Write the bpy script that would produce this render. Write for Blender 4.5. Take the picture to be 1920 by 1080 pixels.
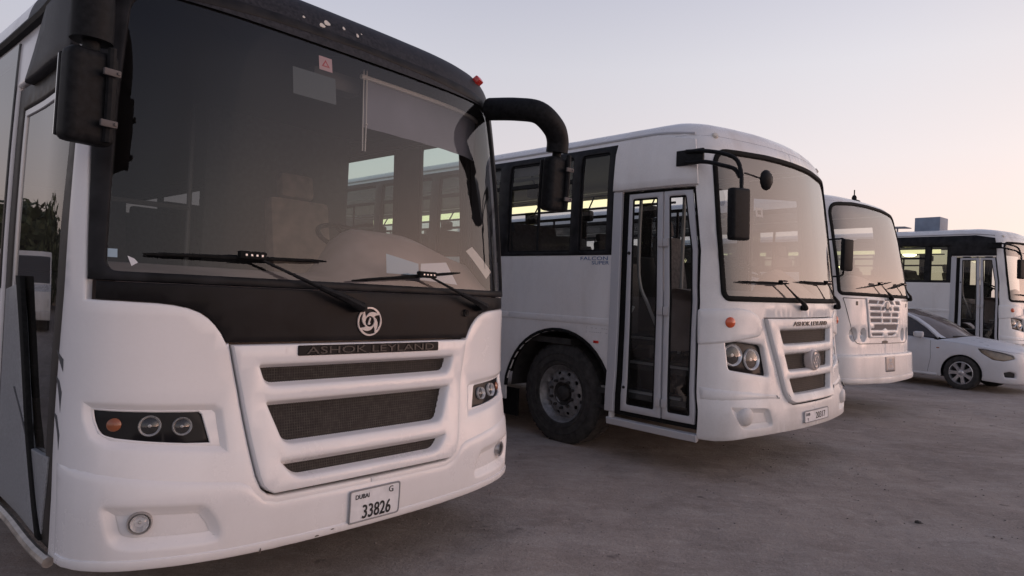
import bpy, bmesh, math, random
import numpy as np
from mathutils import Vector, Matrix
from mathutils.geometry import delaunay_2d_cdt
random.seed(7); rng = np.random.default_rng(7)
R = math.radians
for o in list(bpy.data.objects): bpy.data.objects.remove(o)
scene = bpy.context.scene; col = scene.collection

# ------------------------------------------------------------------ camera
cam_d = bpy.data.cameras.new('camera'); cam = bpy.data.objects.new('camera', cam_d); col.objects.link(cam)
PITCH, ROLL = R(0.392), R(2.625)
fw = Vector((0, math.cos(PITCH), math.sin(PITCH))); rt = Vector((1, 0, 0)); up = rt.cross(fw)
r2 = rt*math.cos(ROLL) + up*math.sin(ROLL); u2 = up*math.cos(ROLL) - rt*math.sin(ROLL)
mm = Matrix((r2, u2, -fw)).transposed().to_4x4(); mm.translation = (0, 0, 1.5); cam.matrix_world = mm
cam_d.sensor_width = 36; cam_d.lens = 36*1239.24/1920; cam_d.clip_start = .05; cam_d.clip_end = 3000
scene.camera = cam

# ------------------------------------------------------------------ dusk sky, last sun glow, exposure
SUN_EL, SUN_AZ = R(3.5), R(88)          # azimuth measured clockwise from +Y
world = bpy.data.worlds.new('World'); scene.world = world; world.use_nodes = True
wt = world.node_tree; wt.nodes.clear()
wo = wt.nodes.new('ShaderNodeOutputWorld'); bg = wt.nodes.new('ShaderNodeBackground')
sky = wt.nodes.new('ShaderNodeTexSky'); sky.sky_type = 'NISHITA'; sky.sun_disc = False
sky.sun_elevation = SUN_EL; sky.sun_rotation = SUN_AZ; sky.altitude = 0; sky.air_density = 1.0; sky.dust_density = 1.0; sky.ozone_density = 1.0
hs = wt.nodes.new('ShaderNodeHueSaturation'); hs.inputs['Saturation'].default_value = .5
bg.inputs['Strength'].default_value = .10
wt.links.new(sky.outputs[0], hs.inputs['Color']); rose = wt.nodes.new('ShaderNodeMix'); rose.data_type = 'RGBA'; rose.blend_type = 'MULTIPLY'; rose.inputs[0].default_value = 1; rose.inputs[7].default_value = (1.0, .81, .85, 1)
wt.links.new(hs.outputs[0], rose.inputs[6]); wt.links.new(rose.outputs[2], bg.inputs['Color'])
# multiply scattered dusk light, which the sky model leaves out: lavender above a rosy dust band, a little dimmer away from the sun
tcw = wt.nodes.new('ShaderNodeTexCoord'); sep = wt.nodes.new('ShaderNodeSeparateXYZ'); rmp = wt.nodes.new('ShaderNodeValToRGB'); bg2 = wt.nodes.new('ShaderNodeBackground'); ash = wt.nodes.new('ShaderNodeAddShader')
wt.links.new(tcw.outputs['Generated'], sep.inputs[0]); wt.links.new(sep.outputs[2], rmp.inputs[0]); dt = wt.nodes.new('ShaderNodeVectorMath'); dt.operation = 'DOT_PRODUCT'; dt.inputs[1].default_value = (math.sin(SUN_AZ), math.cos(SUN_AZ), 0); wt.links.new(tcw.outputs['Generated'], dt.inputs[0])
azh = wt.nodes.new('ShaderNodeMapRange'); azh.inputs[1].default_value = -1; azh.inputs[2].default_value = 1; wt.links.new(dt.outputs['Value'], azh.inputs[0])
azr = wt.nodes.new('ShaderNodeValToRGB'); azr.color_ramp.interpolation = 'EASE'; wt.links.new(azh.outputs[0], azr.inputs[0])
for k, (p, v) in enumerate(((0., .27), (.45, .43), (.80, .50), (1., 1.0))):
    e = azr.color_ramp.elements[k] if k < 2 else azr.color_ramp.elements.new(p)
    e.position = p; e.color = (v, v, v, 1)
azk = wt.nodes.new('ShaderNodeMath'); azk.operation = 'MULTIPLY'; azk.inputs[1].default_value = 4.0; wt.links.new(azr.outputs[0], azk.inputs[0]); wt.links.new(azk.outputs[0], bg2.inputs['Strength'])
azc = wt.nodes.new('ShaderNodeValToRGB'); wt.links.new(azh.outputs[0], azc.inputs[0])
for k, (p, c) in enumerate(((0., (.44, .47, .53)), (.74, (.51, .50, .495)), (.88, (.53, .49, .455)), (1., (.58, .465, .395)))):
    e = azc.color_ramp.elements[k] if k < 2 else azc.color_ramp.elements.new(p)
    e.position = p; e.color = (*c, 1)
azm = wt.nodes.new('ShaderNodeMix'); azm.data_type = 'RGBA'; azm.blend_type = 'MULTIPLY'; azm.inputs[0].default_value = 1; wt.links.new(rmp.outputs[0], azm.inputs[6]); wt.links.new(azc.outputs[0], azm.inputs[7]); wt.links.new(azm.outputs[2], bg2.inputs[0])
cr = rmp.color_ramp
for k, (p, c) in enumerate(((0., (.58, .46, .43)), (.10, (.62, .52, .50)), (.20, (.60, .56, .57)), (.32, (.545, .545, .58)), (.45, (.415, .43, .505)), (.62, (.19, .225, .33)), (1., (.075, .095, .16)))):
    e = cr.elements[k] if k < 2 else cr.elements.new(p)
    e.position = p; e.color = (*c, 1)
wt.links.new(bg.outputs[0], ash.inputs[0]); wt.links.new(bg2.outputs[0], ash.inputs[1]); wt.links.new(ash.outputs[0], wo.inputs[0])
sun_d = bpy.data.lights.new('sun', 'SUN'); sun = bpy.data.objects.new('sun', sun_d); col.objects.link(sun)
sun_d.energy = .04; sun_d.angle = R(60); sun_d.color = (1.0, .72, .58)
sdir = Vector((math.sin(SUN_AZ)*math.cos(R(12)), math.cos(SUN_AZ)*math.cos(R(12)), math.sin(R(12))))
sun.rotation_euler = sdir.to_track_quat('Z', 'Y').to_euler()
scene.view_settings.view_transform = 'Standard'; scene.view_settings.look = 'None'
scene.view_settings.gamma = 1; scene.view_settings.use_curve_mapping = False
scene.view_settings.exposure = 0.22
scene.cycles.use_denoising = True
scene.cycles.max_bounces = 12; scene.cycles.transparent_max_bounces = 24; scene.cycles.glossy_bounces = 5; scene.cycles.diffuse_bounces = 3

# ------------------------------------------------------------------ materials
MATS = {}
def _mat(name):
    m = bpy.data.materials.new(name); m.use_nodes = True; MATS[name] = m
    nt = m.node_tree; return m, nt, nt.nodes['Principled BSDF'], nt.nodes['Material Output']
def simple(name, c, rough=.5, metal=0., coat=0., noise=.0, nscale=30., emit=0., spec=.5):
    m, nt, b, o = _mat(name)
    b.inputs['Base Color'].default_value = (*c, 1); b.inputs['Roughness'].default_value = rough; b.inputs['Metallic'].default_value = metal
    b.inputs['Coat Weight'].default_value = coat; b.inputs['Specular IOR Level'].default_value = spec
    if emit: b.inputs['Emission Color'].default_value = (*c, 1); b.inputs['Emission Strength'].default_value = emit
    if noise:
        tc = nt.nodes.new('ShaderNodeTexCoord'); n = nt.nodes.new('ShaderNodeTexNoise'); n.inputs['Scale'].default_value = nscale; n.inputs['Detail'].default_value = 5
        cr = nt.nodes.new('ShaderNodeValToRGB')
        cr.color_ramp.elements[0].position = .3; cr.color_ramp.elements[1].position = .75
        cr.color_ramp.elements[0].color = (*[x*(1-noise) for x in c], 1); cr.color_ramp.elements[1].color = (*[min(1, x*(1+noise)+.02*noise) for x in c], 1)
        nt.links.new(tc.outputs['Object'], n.inputs['Vector']); nt.links.new(n.outputs[0], cr.inputs[0]); nt.links.new(cr.outputs[0], b.inputs['Base Color'])
        mr = nt.nodes.new('ShaderNodeMapRange'); mr.inputs[3].default_value = max(.02, rough-.12); mr.inputs[4].default_value = min(1, rough+.15)
        nt.links.new(n.outputs[0], mr.inputs[0]); nt.links.new(mr.outputs[0], b.inputs['Roughness'])
    return m
def paint(name, c, dust=(.46, .42, .39), amount=.26, rough=.17, lining=(.045, .045, .048)):
    """gloss paint with blotchy dust film, run-down streaks and orange-peel; grey lining on the inner side"""
    m, nt, b, o = _mat(name); N = nt.nodes.new; Lk = nt.links.new
    tc = N('ShaderNodeTexCoord')
    n1 = N('ShaderNodeTexNoise'); n1.inputs['Scale'].default_value = 2.3; n1.inputs['Detail'].default_value = 7; n1.inputs['Roughness'].default_value = .65
    Lk(tc.outputs['Object'], n1.inputs['Vector'])
    mp = N('ShaderNodeMapping'); mp.inputs['Scale'].default_value = (5, 5, .8); Lk(tc.outputs['Object'], mp.inputs['Vector'])
    n2 = N('ShaderNodeTexNoise'); n2.inputs['Scale'].default_value = 1.; n2.inputs['Detail'].default_value = 5; Lk(mp.outputs[0], n2.inputs['Vector'])
    n3 = N('ShaderNodeTexNoise'); n3.inputs['Scale'].default_value = 70.; n3.inputs['Detail'].default_value = 4; Lk(tc.outputs['Object'], n3.inputs['Vector'])
    sx = N('ShaderNodeSeparateXYZ'); Lk(tc.outputs['Object'], sx.inputs[0])
    lo = N('ShaderNodeMapRange'); lo.inputs[1].default_value = .95; lo.inputs[2].default_value = .3; lo.inputs[3].default_value = .0; lo.inputs[4].default_value = .45; Lk(sx.outputs[2], lo.inputs[0])
    def math_(op, a, bb, clamp=False):
        n = N('ShaderNodeMath'); n.operation = op; n.use_clamp = clamp
        for i, v in enumerate((a, bb)):
            if hasattr(v, 'links'): Lk(v, n.inputs[i])
            else: n.inputs[i].default_value = v
        return n.outputs[0]
    f = math_('MULTIPLY', n1.outputs[0], n2.outputs[0]); f = math_('MULTIPLY', f, 2.2); f = math_('ADD', f, lo.outputs[0]); f = math_('ADD', f, math_('MULTIPLY', math_('SUBTRACT', n3.outputs[0], .5), .35))
    f = math_('SUBTRACT', f, .38, True); f = math_('MULTIPLY', f, amount*1.9, True)
    mx = N('ShaderNodeMix'); mx.data_type = 'RGBA'; Lk(f, mx.inputs[0]); mx.inputs[6].default_value = (*c, 1); mx.inputs[7].default_value = (*dust, 1)
    geo = N('ShaderNodeNewGeometry'); mb = N('ShaderNodeMix'); mb.data_type = 'RGBA'; Lk(geo.outputs['Backfacing'], mb.inputs[0]); Lk(mx.outputs[2], mb.inputs[6]); mb.inputs[7].default_value = (*lining, 1)
    Lk(mb.outputs[2], b.inputs['Base Color'])
    rr = math_('ADD', math_('MULTIPLY', f, .9), rough, True); rb = math_('MAXIMUM', rr, math_('MULTIPLY', geo.outputs['Backfacing'], .8)); Lk(rb, b.inputs['Roughness'])
    bp = N('ShaderNodeBump'); bp.inputs['Strength'].default_value = .04; bp.inputs['Distance'].default_value = .02
    n4 = N('ShaderNodeTexNoise'); n4.inputs['Scale'].default_value = 4.; n4.inputs['Detail'].default_value = 2; Lk(tc.outputs['Object'], n4.inputs['Vector']); Lk(n4.outputs[0], bp.inputs['Height']); Lk(bp.outputs[0], b.inputs['Normal'])
    return m
def glass(name, tint=(.8, .86, .83), dust=.12, dustc=(.42, .37, .33), refl=1.0, ior=1.62, nscale=1.7):
    """thin pane: Fresnel mirror over tinted see-through, with an uneven film of dust"""
    m, nt, b, o = _mat(name); nt.nodes.remove(b); N = nt.nodes.new; Lk = nt.links.new
    tr = N('ShaderNodeBsdfTransparent'); tr.inputs[0].default_value = (*tint, 1)
    gl = N('ShaderNodeBsdfGlossy'); gl.inputs['Roughness'].default_value = .015; gl.inputs[0].default_value = (refl, refl, refl, 1)
    df = N('ShaderNodeBsdfDiffuse'); df.inputs[0].default_value = (*dustc, 1)
    fr = N('ShaderNodeFresnel'); fr.inputs[0].default_value = ior
    geo = N('ShaderNodeNewGeometry')
    # the Fresnel node inverts the index on back faces: undo that, a pane mirrors alike from both sides
    pw = N('ShaderNodeMix'); pw.data_type = 'FLOAT'; Lk(geo.outputs['Backfacing'], pw.inputs[0]); pw.inputs[2].default_value = ior; pw.inputs[3].default_value = 1/ior
    Lk(pw.outputs[0], fr.inputs[0])
    tc = N('ShaderNodeTexCoord'); n = N('ShaderNodeTexNoise'); n.inputs['Scale'].default_value = nscale; n.inputs['Detail'].default_value = 6; n.inputs['Roughness'].default_value = .6; Lk(tc.outputs['Object'], n.inputs['Vector'])
    mr = N('ShaderNodeMapRange'); mr.inputs[1].default_value = .25; mr.inputs[2].default_value = .8; mr.inputs[3].default_value = dust*.55; mr.inputs[4].default_value = dust*1.5; Lk(n.outputs[0], mr.inputs[0])
    m1 = N('ShaderNodeMixShader'); Lk(mr.outputs[0], m1.inputs[0]); Lk(tr.outputs[0], m1.inputs[1]); Lk(df.outputs[0], m1.inputs[2])
    m2 = N('ShaderNodeMixShader'); Lk(fr.outputs[0], m2.inputs[0]); Lk(m1.outputs[0], m2.inputs[1]); Lk(gl.outputs[0], m2.inputs[2])
    Lk(m2.outputs[0], o.inputs[0]); return m
M = MATS
paint('white_paint', (.80, .79, .80), amount=.13); paint('white_paint_far', (.77, .765, .765), amount=.34)
paint('white_door', (.47, .48, .51), amount=.3, rough=.35)
simple('black_gloss', (.010, .009, .010), .42, noise=.3, nscale=6, spec=.12)
simple('black_paint', (.014, .014, .016), .42, noise=.4, nscale=9, spec=.12)
simple('black_plastic', (.009, .0095, .011), .55, noise=.35, nscale=40, spec=.12)
simple('cap_black', (.022, .022, .027), .5, noise=.5, nscale=60, spec=.2)
simple('rubber', (.010, .010, .010), .75, noise=.3, nscale=50, spec=.1)
simple('brown_rubber', (.018, .014, .011), .5, noise=.5, nscale=14)
simple('tyre_rubber', (.030, .028, .027), .85, noise=.5, nscale=18)
simple('rim_steel', (.24, .24, .245), .42, metal=.45, noise=.35, nscale=20)
simple('hub_dark', (.025, .023, .022), .6, noise=.5, nscale=25)
simple('alloy', (.55, .55, .57), .3, metal=.8)
simple('chrome', (.80, .79, .78), .20, metal=1.)
simple('bolt_grey', (.22, .22, .23), .45, metal=.7); simple('clamp_grey', (.11, .10, .10), .6, spec=.3); simple('door_panel', (.26, .27, .285), .4, noise=.25, nscale=90)
simple('lamp_black', (.006, .006, .008), .3, spec=.2)
simple('dark_cavity', (.006, .006, .007), .8)
simple('mesh_wire', (.045, .038, .034), .6, metal=.2, noise=.5, nscale=40)
simple('radiator', (.020, .016, .014), .8, noise=.6, nscale=12)
simple('chassis_dark', (.018, .016, .015), .85, noise=.4, nscale=8)
simple('slot_grey', (.13, .115, .12), .7)
simple('floor_dark', (.03, .029, .028), .7, noise=.4, nscale=12)
simple('dash_grey', (.05, .045, .043), .6, noise=.25, nscale=5)
simple('dash_beige', (.31, .245, .215), .65, noise=.25, nscale=5)
simple('seat_fabric', (.022, .022, .025), .9, noise=.4, nscale=30)
simple('seat_grey', (.20, .18, .175), .85, noise=.3, nscale=25)
simple('seat_cover', (.26, .19, .16), .9, noise=.3, nscale=9)
simple('handrail', (.36, .36, .35), .35, metal=.3)
simple('blind_grey', (.22, .22, .25), .85, noise=.12, nscale=4)
simple('cream', (.62, .58, .52), .6)
simple('paper_white', (.74, .74, .76), .8); simple('paper_blue', (.40, .52, .60), .8)
simple('sticker_pink', (.60, .38, .37), .6); simple('sticker_red', (.50, .05, .05), .5); simple('sticker_green', (.085, .10, .10), .7)
simple('amber', (.27, .085, .035), .25, coat=.5); simple('orange_lens', (.62, .10, .03), .3, coat=.5); simple('red_lens', (.55, .03, .02), .25, coat=.6)
simple('plate_white', (.72, .72, .74), .4, noise=.1, nscale=20); simple('ink_black', (.012, .012, .013), .5); simple('ink_blue', (.03, .10, .26), .5); simple('ink_grey', (.25, .25, .26), .6); simple('fog_chrome', (.45, .43, .42), .3, metal=.7)
simple('emblem_white', (.60, .53, .50), .3, coat=.3); simple('letter_dark', (.019, .017, .018), .4); simple('aluminium', (.62, .62, .63), .35, metal=.6)
simple('sill_metal', (.48, .44, .40), .38, metal=.7, noise=.3, nscale=20)
simple('box_blue', (.20, .25, .33), .6, noise=.2, nscale=4); simple('box_grey', (.38, .39, .42), .6, noise=.2, nscale=4)
simple('decal_grey', (.06, .065, .075), .5)
simple('reflector_silver', (.82, .81, .80), .24, metal=.5, coat=.5); simple('rail_dark', (.10, .10, .10), .4, metal=.3); simple('cove_glow', (1.0, .88, .52), .5, emit=1.25); simple('scuff', (.10, .08, .07), .7)
simple('lamp_lit', (1.0, .86, .45), .5, emit=9.0); simple('tube_lit', (.95, 1.0, .62), .5, emit=3.5)
simple('silver_shell', (.45, .44, .43), .4, metal=.5)
glass('windscreen_glass', (.74, .75, .76), .012, (.40, .36, .35), ior=1.46); glass('windscreen_dusty', (.66, .66, .65), .21, (.50, .43, .38), nscale=.8); glass('side_glass', (.80, .83, .85), .02, ior=1.45); glass('dark_glass', (.16, .17, .18), .04); glass('green_glass', (.76, .95, .84), .02, ior=1.45)
glass('door_glass', (.38, .40, .42), .04); glass('lens_glass', (.93, .93, .94), .02); glass('car_screen', (.30, .31, .32), .52, (.34, .29, .27)); glass('far_glass', (.58, .63, .55), .05, ior=1.45); glass('car_glass', (.22, .24, .26), .10, (.42, .34, .30))

# ------------------------------------------------------------------ helpers: things, parts, meshes
def tag(o, label=None, cat=None, group=None, kind=None):
    for k, v in (('label', label), ('category', cat), ('group', group), ('kind', kind)):
        if v: o[k] = v
    return o
def thing(name, label, cat, loc=(0, 0, 0), rot=(0, 0, 0), group=None, scale=1.):
    o = bpy.data.objects.new(name, None); col.objects.link(o); o.location = loc; o.rotation_euler = rot; o.scale = (scale,)*3; o.empty_display_size = .3
    return tag(o, label, cat, group)
def link(name, me, parent=None, loc=(0, 0, 0), rot=(0, 0, 0), label=None):
    o = bpy.data.objects.new(name, me); col.objects.link(o); o.parent = parent; o.location = loc; o.rotation_euler = rot
    if label: o['label'] = label
    return o
def mk(name, V, F, mat, smooth=40):
    me = bpy.data.meshes.new(name); me.from_pydata([tuple(map(float, v)) for v in V], [], [tuple(int(i) for i in f) for f in F])
    for m in (mat if isinstance(mat, (list, tuple)) else [mat]): me.materials.append(M[m])
    me.validate(); me.update()
    if smooth:
        me.shade_smooth(); me.set_sharp_from_angle(angle=R(smooth))
    return me
class MB:
    """collects shapes for one mesh"""
    def __init__(s): s.V = []; s.F = []
    def add(s, V, F):
        n = len(s.V); s.V += [tuple(v) for v in V]; s.F += [tuple(i+n for i in f) for f in F]; return s
    def box(s, size, loc=(0, 0, 0), rot=(0, 0, 0), bev=0., seg=2, taper=None):
        bm = bmesh.new(); bmesh.ops.create_cube(bm, size=1.)
        for v in bm.verts: v.co = Vector((v.co.x*size[0], v.co.y*size[1], v.co.z*size[2]))
        if taper:
            for v in bm.verts:
                if v.co.z > 0: v.co.x *= taper[0]; v.co.y *= taper[1]
        if bev: bmesh.ops.bevel(bm, geom=list(bm.edges), offset=bev, segments=seg, profile=.6, affect='EDGES')
        from mathutils import Euler
        mt = Matrix.Translation(loc) @ Euler(rot).to_matrix().to_4x4()
        bm.verts.index_update()
        s.add([mt @ v.co for v in bm.verts], [[v.index for v in f.verts] for f in bm.faces]); bm.free(); return s
    def tube(s, pts, rad, seg=10, caps=True):
        P = [Vector(p) for p in pts]; n = len(P); rad = rad if isinstance(rad, (list, tuple)) else [rad]*n
        V = []; F = []; T0 = (P[1]-P[0]).normalized(); a = T0.orthogonal().normalized()
        for i in range(n):
            T = (P[min(i+1, n-1)]-P[max(i-1, 0)]).normalized(); a = (a - T*a.dot(T)).normalized(); b = T.cross(a)
            for k in range(seg):
                t = 2*math.pi*k/seg; V.append(P[i] + (a*math.cos(t)+b*math.sin(t))*rad[i])
        for i in range(n-1):
            for k in range(seg): F.append((i*seg+k, i*seg+(k+1) % seg, (i+1)*seg+(k+1) % seg, (i+1)*seg+k))
        if caps: F.append(tuple(reversed(range(seg)))); F.append(tuple((n-1)*seg+k for k in range(seg)))
        return s.add(V, F)
    def lathe(s, prof, seg=32, axis='x', loc=(0, 0, 0), rot=None, cap=False):
        V = []; F = []
        for r, h in prof:
            for k in range(seg):
                t = 2*math.pi*k/seg; c, q = r*math.cos(t), r*math.sin(t)
                V.append({'x': (h, c, q), 'y': (q, h, c), 'z': (c, q, h)}[axis])
        for i in range(len(prof)-1):
            for k in range(seg): F.append((i*seg+k, i*seg+(k+1) % seg, (i+1)*seg+(k+1) % seg, (i+1)*seg+k))
        if cap: F.append(tuple(reversed(range(seg)))); F.append(tuple((len(prof)-1)*seg+k for k in range(seg)))
        mt = Matrix.Translation(loc) @ (rot.to_4x4() if rot is not None else Matrix.Identity(4))
        return s.add([mt @ Vector(v) for v in V], F)
    def mesh(s, name, mat, smooth=40, fix=True):
        me = mk(name, s.V, s.F, mat, 0)
        if fix:
            bm = bmesh.new(); bm.from_mesh(me); bmesh.ops.recalc_face_normals(bm, faces=bm.faces); bm.to_mesh(me); bm.free()
        if smooth: me.shade_smooth(); me.set_sharp_from_angle(angle=R(smooth))
        return me
    def build(s, name, mat, parent=None, loc=(0, 0, 0), rot=(0, 0, 0), smooth=40, label=None): return link(name, s.mesh(name, mat, smooth), parent, loc, rot, label)

# ------------------------------------------------------------------ helpers: curved skins
def catmull(pts, n=14):
    P=np.array(pts,float); out=[]
    for i in range(len(P)-1):
        p1,p2=P[i],P[i+1]; p0=P[i-1] if i>0 else np.array([-P[1][0],P[1][1]]); p3=P[i+2] if i+2<len(P) else 2*p2-p1
        # centripetal-ish: scale tangents by chord
        d0,d1,d2=[max(np.linalg.norm(a),1e-6) for a in (p1-p0,p2-p1,p3-p2)]
        m1=d1*((p1-p0)/d0*d1+(p2-p1)/d1*d0)/(d0+d1); m2=d1*((p2-p1)/d1*d2+(p3-p2)/d2*d1)/(d1+d2)
        for k in range(n):
            t=k/n; h=2*t**3-3*t**2+1,t**3-2*t**2+t,-2*t**3+3*t**2,t**3-t**2
            out.append(h[0]*p1+h[1]*m1+h[2]*p2+h[3]*m2)
    out.append(P[-1]); return np.array(out)
class Skin:
    """half plan curve (x,y) from the front centre round to the rear centre, and rows z, front setback, width scale, rear setback"""
    def __init__(s, plan, prof, front=1.1):
        c=catmull(plan); s.c=c; s.u=np.concatenate([[0],np.cumsum(np.hypot(*np.diff(c,axis=0).T))]); s.U=s.u[-1]
        s.z=np.array([p[0] for p in prof],float); s.dy=np.array([p[1] for p in prof],float); s.sx=np.array([p[2] for p in prof],float)
        s.front=front; s.L=c[:,1].max(); s.W=c[:,0].max()
    def _i(s,z,v):
        zz=s.z; z=np.clip(z,zz[0],zz[-1]); i=np.clip(np.searchsorted(zz,z)-1,0,len(zz)-2)
        d=np.diff(v)/np.diff(zz); m=np.concatenate([[d[0]],np.where(d[:-1]*d[1:]>0,2*d[:-1]*d[1:]/(d[:-1]+d[1:]+1e-12),0),[d[-1]]])
        h=zz[i+1]-zz[i]; t=(z-zz[i])/h
        return (2*t**3-3*t**2+1)*v[i]+(t**3-2*t**2+t)*h*m[i]+(-2*t**3+3*t**2)*v[i+1]+(t**3-t**2)*h*m[i+1]
    def P(s,u,z,off=0.):
        u=np.asarray(u,float); z=np.asarray(z,float)
        def raw(u,z):
            a=np.abs(u); x=np.interp(a,s.u,s.c[:,0])*np.sign(u); y=np.interp(a,s.u,s.c[:,1])
            g=np.clip(1-y/s.front,0,1); g=g*g*(3-2*g); gr=np.clip(1-(s.L-y)/.8,0,1)
            dy=s._i(z,s.dy); return np.stack([x*s._i(z,s.sx),y+dy*g-.5*np.maximum(dy,0)*gr,z+0*u],-1)
        p=raw(u,z)
        if np.ndim(off)==0 and off==0: return p
        e=.004; t1=raw(u+e,z)-raw(u-e,z); t2=raw(u,z+e)-raw(u,z-e); n=np.cross(t1,t2); n/=np.linalg.norm(n,axis=-1,keepdims=True)+1e-12
        return p+n*np.asarray(off)[...,None]

class Flat:
    """a plane: (u, z) mapped by origin, two axes and a normal"""
    def __init__(s, o, a, b): s.o = np.array(o, float); s.a = np.array(a, float); s.b = np.array(b, float); s.n = np.cross(s.a, s.b); s.n /= np.linalg.norm(s.n)
    def P(s, u, z, off=0.):
        u = np.asarray(u, float); z = np.asarray(z, float); return s.o + u[..., None]*s.a + z[..., None]*s.b + np.asarray(off+0*u)[..., None]*s.n
def area2(p): p = np.asarray(p); return .5*np.sum(p[:, 0]*np.roll(p[:, 1], -1)-np.roll(p[:, 0], -1)*p[:, 1])
def ccw(p): return list(p) if area2(p) > 0 else list(p)[::-1]
def densify(p, res):
    out = []
    for i in range(len(p)):
        a = np.array(p[i], float); b = np.array(p[(i+1) % len(p)], float); n = max(1, int(np.ceil(np.linalg.norm(b-a)/res)))
        out += [a+(b-a)*k/n for k in range(n)]
    return np.array(out)
def inset(p, d):
    """moves every corner of an anticlockwise outline inwards by d"""
    p = np.asarray(p, float); e1 = p-np.roll(p, 1, 0); e2 = np.roll(p, -1, 0)-p
    e1 /= np.linalg.norm(e1, axis=1, keepdims=True)+1e-12; e2 /= np.linalg.norm(e2, axis=1, keepdims=True)+1e-12
    n1 = np.stack([-e1[:, 1], e1[:, 0]], 1); n2 = np.stack([-e2[:, 1], e2[:, 0]], 1); m = n1+n2; q = np.maximum(np.sum(m*m, 1), .5)
    return p + 2*d*m/q[:, None]
def fillet(p, r, n=5):
    """rounds the corners of an outline; r is one radius or one per corner"""
    p = ccw(p) if not isinstance(r, (list, tuple)) else list(p); N = len(p); r = r if isinstance(r, (list, tuple)) else [r]*N; out = []
    for i in range(N):
        a, b, c = (np.array(p[(i+k) % N], float) for k in (-1, 0, 1))
        if r[i] <= 0: out.append(b); continue
        d1 = a-b; d2 = c-b; l1 = np.linalg.norm(d1); l2 = np.linalg.norm(d2); t = min(r[i], .48*l1, .48*l2)
        s, e = b+d1/l1*t, b+d2/l2*t
        for k in range(n+1):
            q = k/n; out.append((1-q)**2*s+2*q*(1-q)*b+q*q*e)
    return [tuple(v) for v in out]
def ellipse(cx, cz, rx, rz, n=24, rot=0.): return [(cx+rx*math.cos(2*math.pi*k/n)*math.cos(rot)-rz*math.sin(2*math.pi*k/n)*math.sin(rot), cz+rx*math.cos(2*math.pi*k/n)*math.sin(rot)+rz*math.sin(2*math.pi*k/n)*math.cos(rot)) for k in range(n)]
def inpoly(pts, poly):
    x, y = pts[:, 0], pts[:, 1]; r = np.zeros(len(pts), bool); p = np.asarray(poly)
    for i in range(len(p)):
        x1, y1 = p[i-1]; x2, y2 = p[i]; c = (y1 > y) != (y2 > y)
        with np.errstate(divide='ignore', invalid='ignore'): r ^= c & (x < (x2-x1)*(y-y1)/(y2-y1)+x1)
    return r
EDGE = ((.004, 0), (.0012, -.0012), (0, -.004), (0, -.02))
def patch(sk, outer, holes=(), off=0., res=.07, ring=EDGE, grid=None):
    """a sheet cut to an outline on a skin, rounded over at its edge and at its openings. holes: outline or (outline, ring)"""
    outs = densify(ccw(outer), res); V2 = []; loops = []; strips = []
    def loop(poly, rg, sign):
        rings = [inset(poly, sign*i) for i, _ in rg]; loops.append(rings[0]); strips.append((rings, [o for _, o in rg], sign)); return rings[0]
    face = loop(outs, ring, 1); hs_ = []
    for h in holes:
        hp, hr = (h if isinstance(h, tuple) and len(h) == 2 and isinstance(h[1], tuple) and isinstance(h[1][0], tuple) else (h, ring))
        hs_.append(loop(densify(ccw(hp), res), hr, -1))
    lo, hi = face.min(0), face.max(0); gu, gz = grid or (res, res)
    us = np.arange(lo[0]+gu*.5, hi[0], gu) if not callable(gu) else gu(lo[0], hi[0])
    G = np.array([(u, z) for u in us for z in np.arange(lo[1]+gz*.5, hi[1], gz)]).reshape(-1, 2)
    keep = inpoly(G, face)
    for h in hs_: keep &= ~inpoly(G, h)
    G = G[keep]
    B = np.concatenate([face]+hs_)
    if len(G):                                # keep interior points off the outlines
        d = np.full(len(G), 1e9)
        for k in range(0, len(B), 200): d = np.minimum(d, np.sqrt(((G[:, None]-B[None, k:k+200])**2).sum(-1)).min(1))
        G = G[d > .3*min(res, gz)]
    pts = np.concatenate([B, G]) if len(G) else B; edges = []; n = 0
    for L in [face]+hs_: edges += [(n+i, n+(i+1) % len(L)) for i in range(len(L))]; n += len(L)
    v, e, f, *_ = delaunay_2d_cdt([Vector(map(float, p)) for p in pts], edges, [], 0, 1e-6)
    v = np.array([(a.x, a.y) for a in v]); f = np.array([t for t in f if len(t) == 3]); c = v[f].mean(1)
    ok = inpoly(c, face)
    for h in hs_: ok &= ~inpoly(c, h)
    f = f[ok]; a = v[f]; ar = np.cross(a[:, 1]-a[:, 0], a[:, 2]-a[:, 0]); f[ar < 0] = f[ar < 0][:, ::-1]
    V = [tuple(p) for p in sk.P(v[:, 0], v[:, 1], off+ring[0][1])]; F = [tuple(t) for t in f]
    for rings, offs, sign in strips:
        base = len(V); L = len(rings[0])
        for rg, o_ in zip(rings, offs): V += [tuple(p) for p in sk.P(rg[:, 0], rg[:, 1], off+o_)]
        for k in range(len(rings)-1):
            for i in range(L):
                a, b, c, d = base+k*L+i, base+k*L+(i+1) % L, base+(k+1)*L+(i+1) % L, base+(k+1)*L+i
                F.append((a, d, c, b) if sign > 0 else (a, b, c, d))
    return V, F
def weld(me, d=.0002):
    bm = bmesh.new(); bm.from_mesh(me); bmesh.ops.remove_doubles(bm, verts=bm.verts, dist=d); bm.to_mesh(me); bm.free(); return me
def sheet(name, sk, outer, mat, parent, holes=(), off=0., res=.07, ring=EDGE, grid=None, smooth=40, label=None):
    me = mk(name, *patch(sk, outer, holes, off, res, ring, grid), mat, 0); weld(me); me.shade_smooth(); me.set_sharp_from_angle(angle=R(smooth))
    return link(name, me, parent, label=label)
THIN = ((.002, 0), (0, -.002), (0, -.006))
def rect(u0, u1, z0, z1): return [(u0, z0), (u1, z0), (u1, z1), (u0, z1)]
def mir(p): return [(-u, z) for u, z in p]
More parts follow.
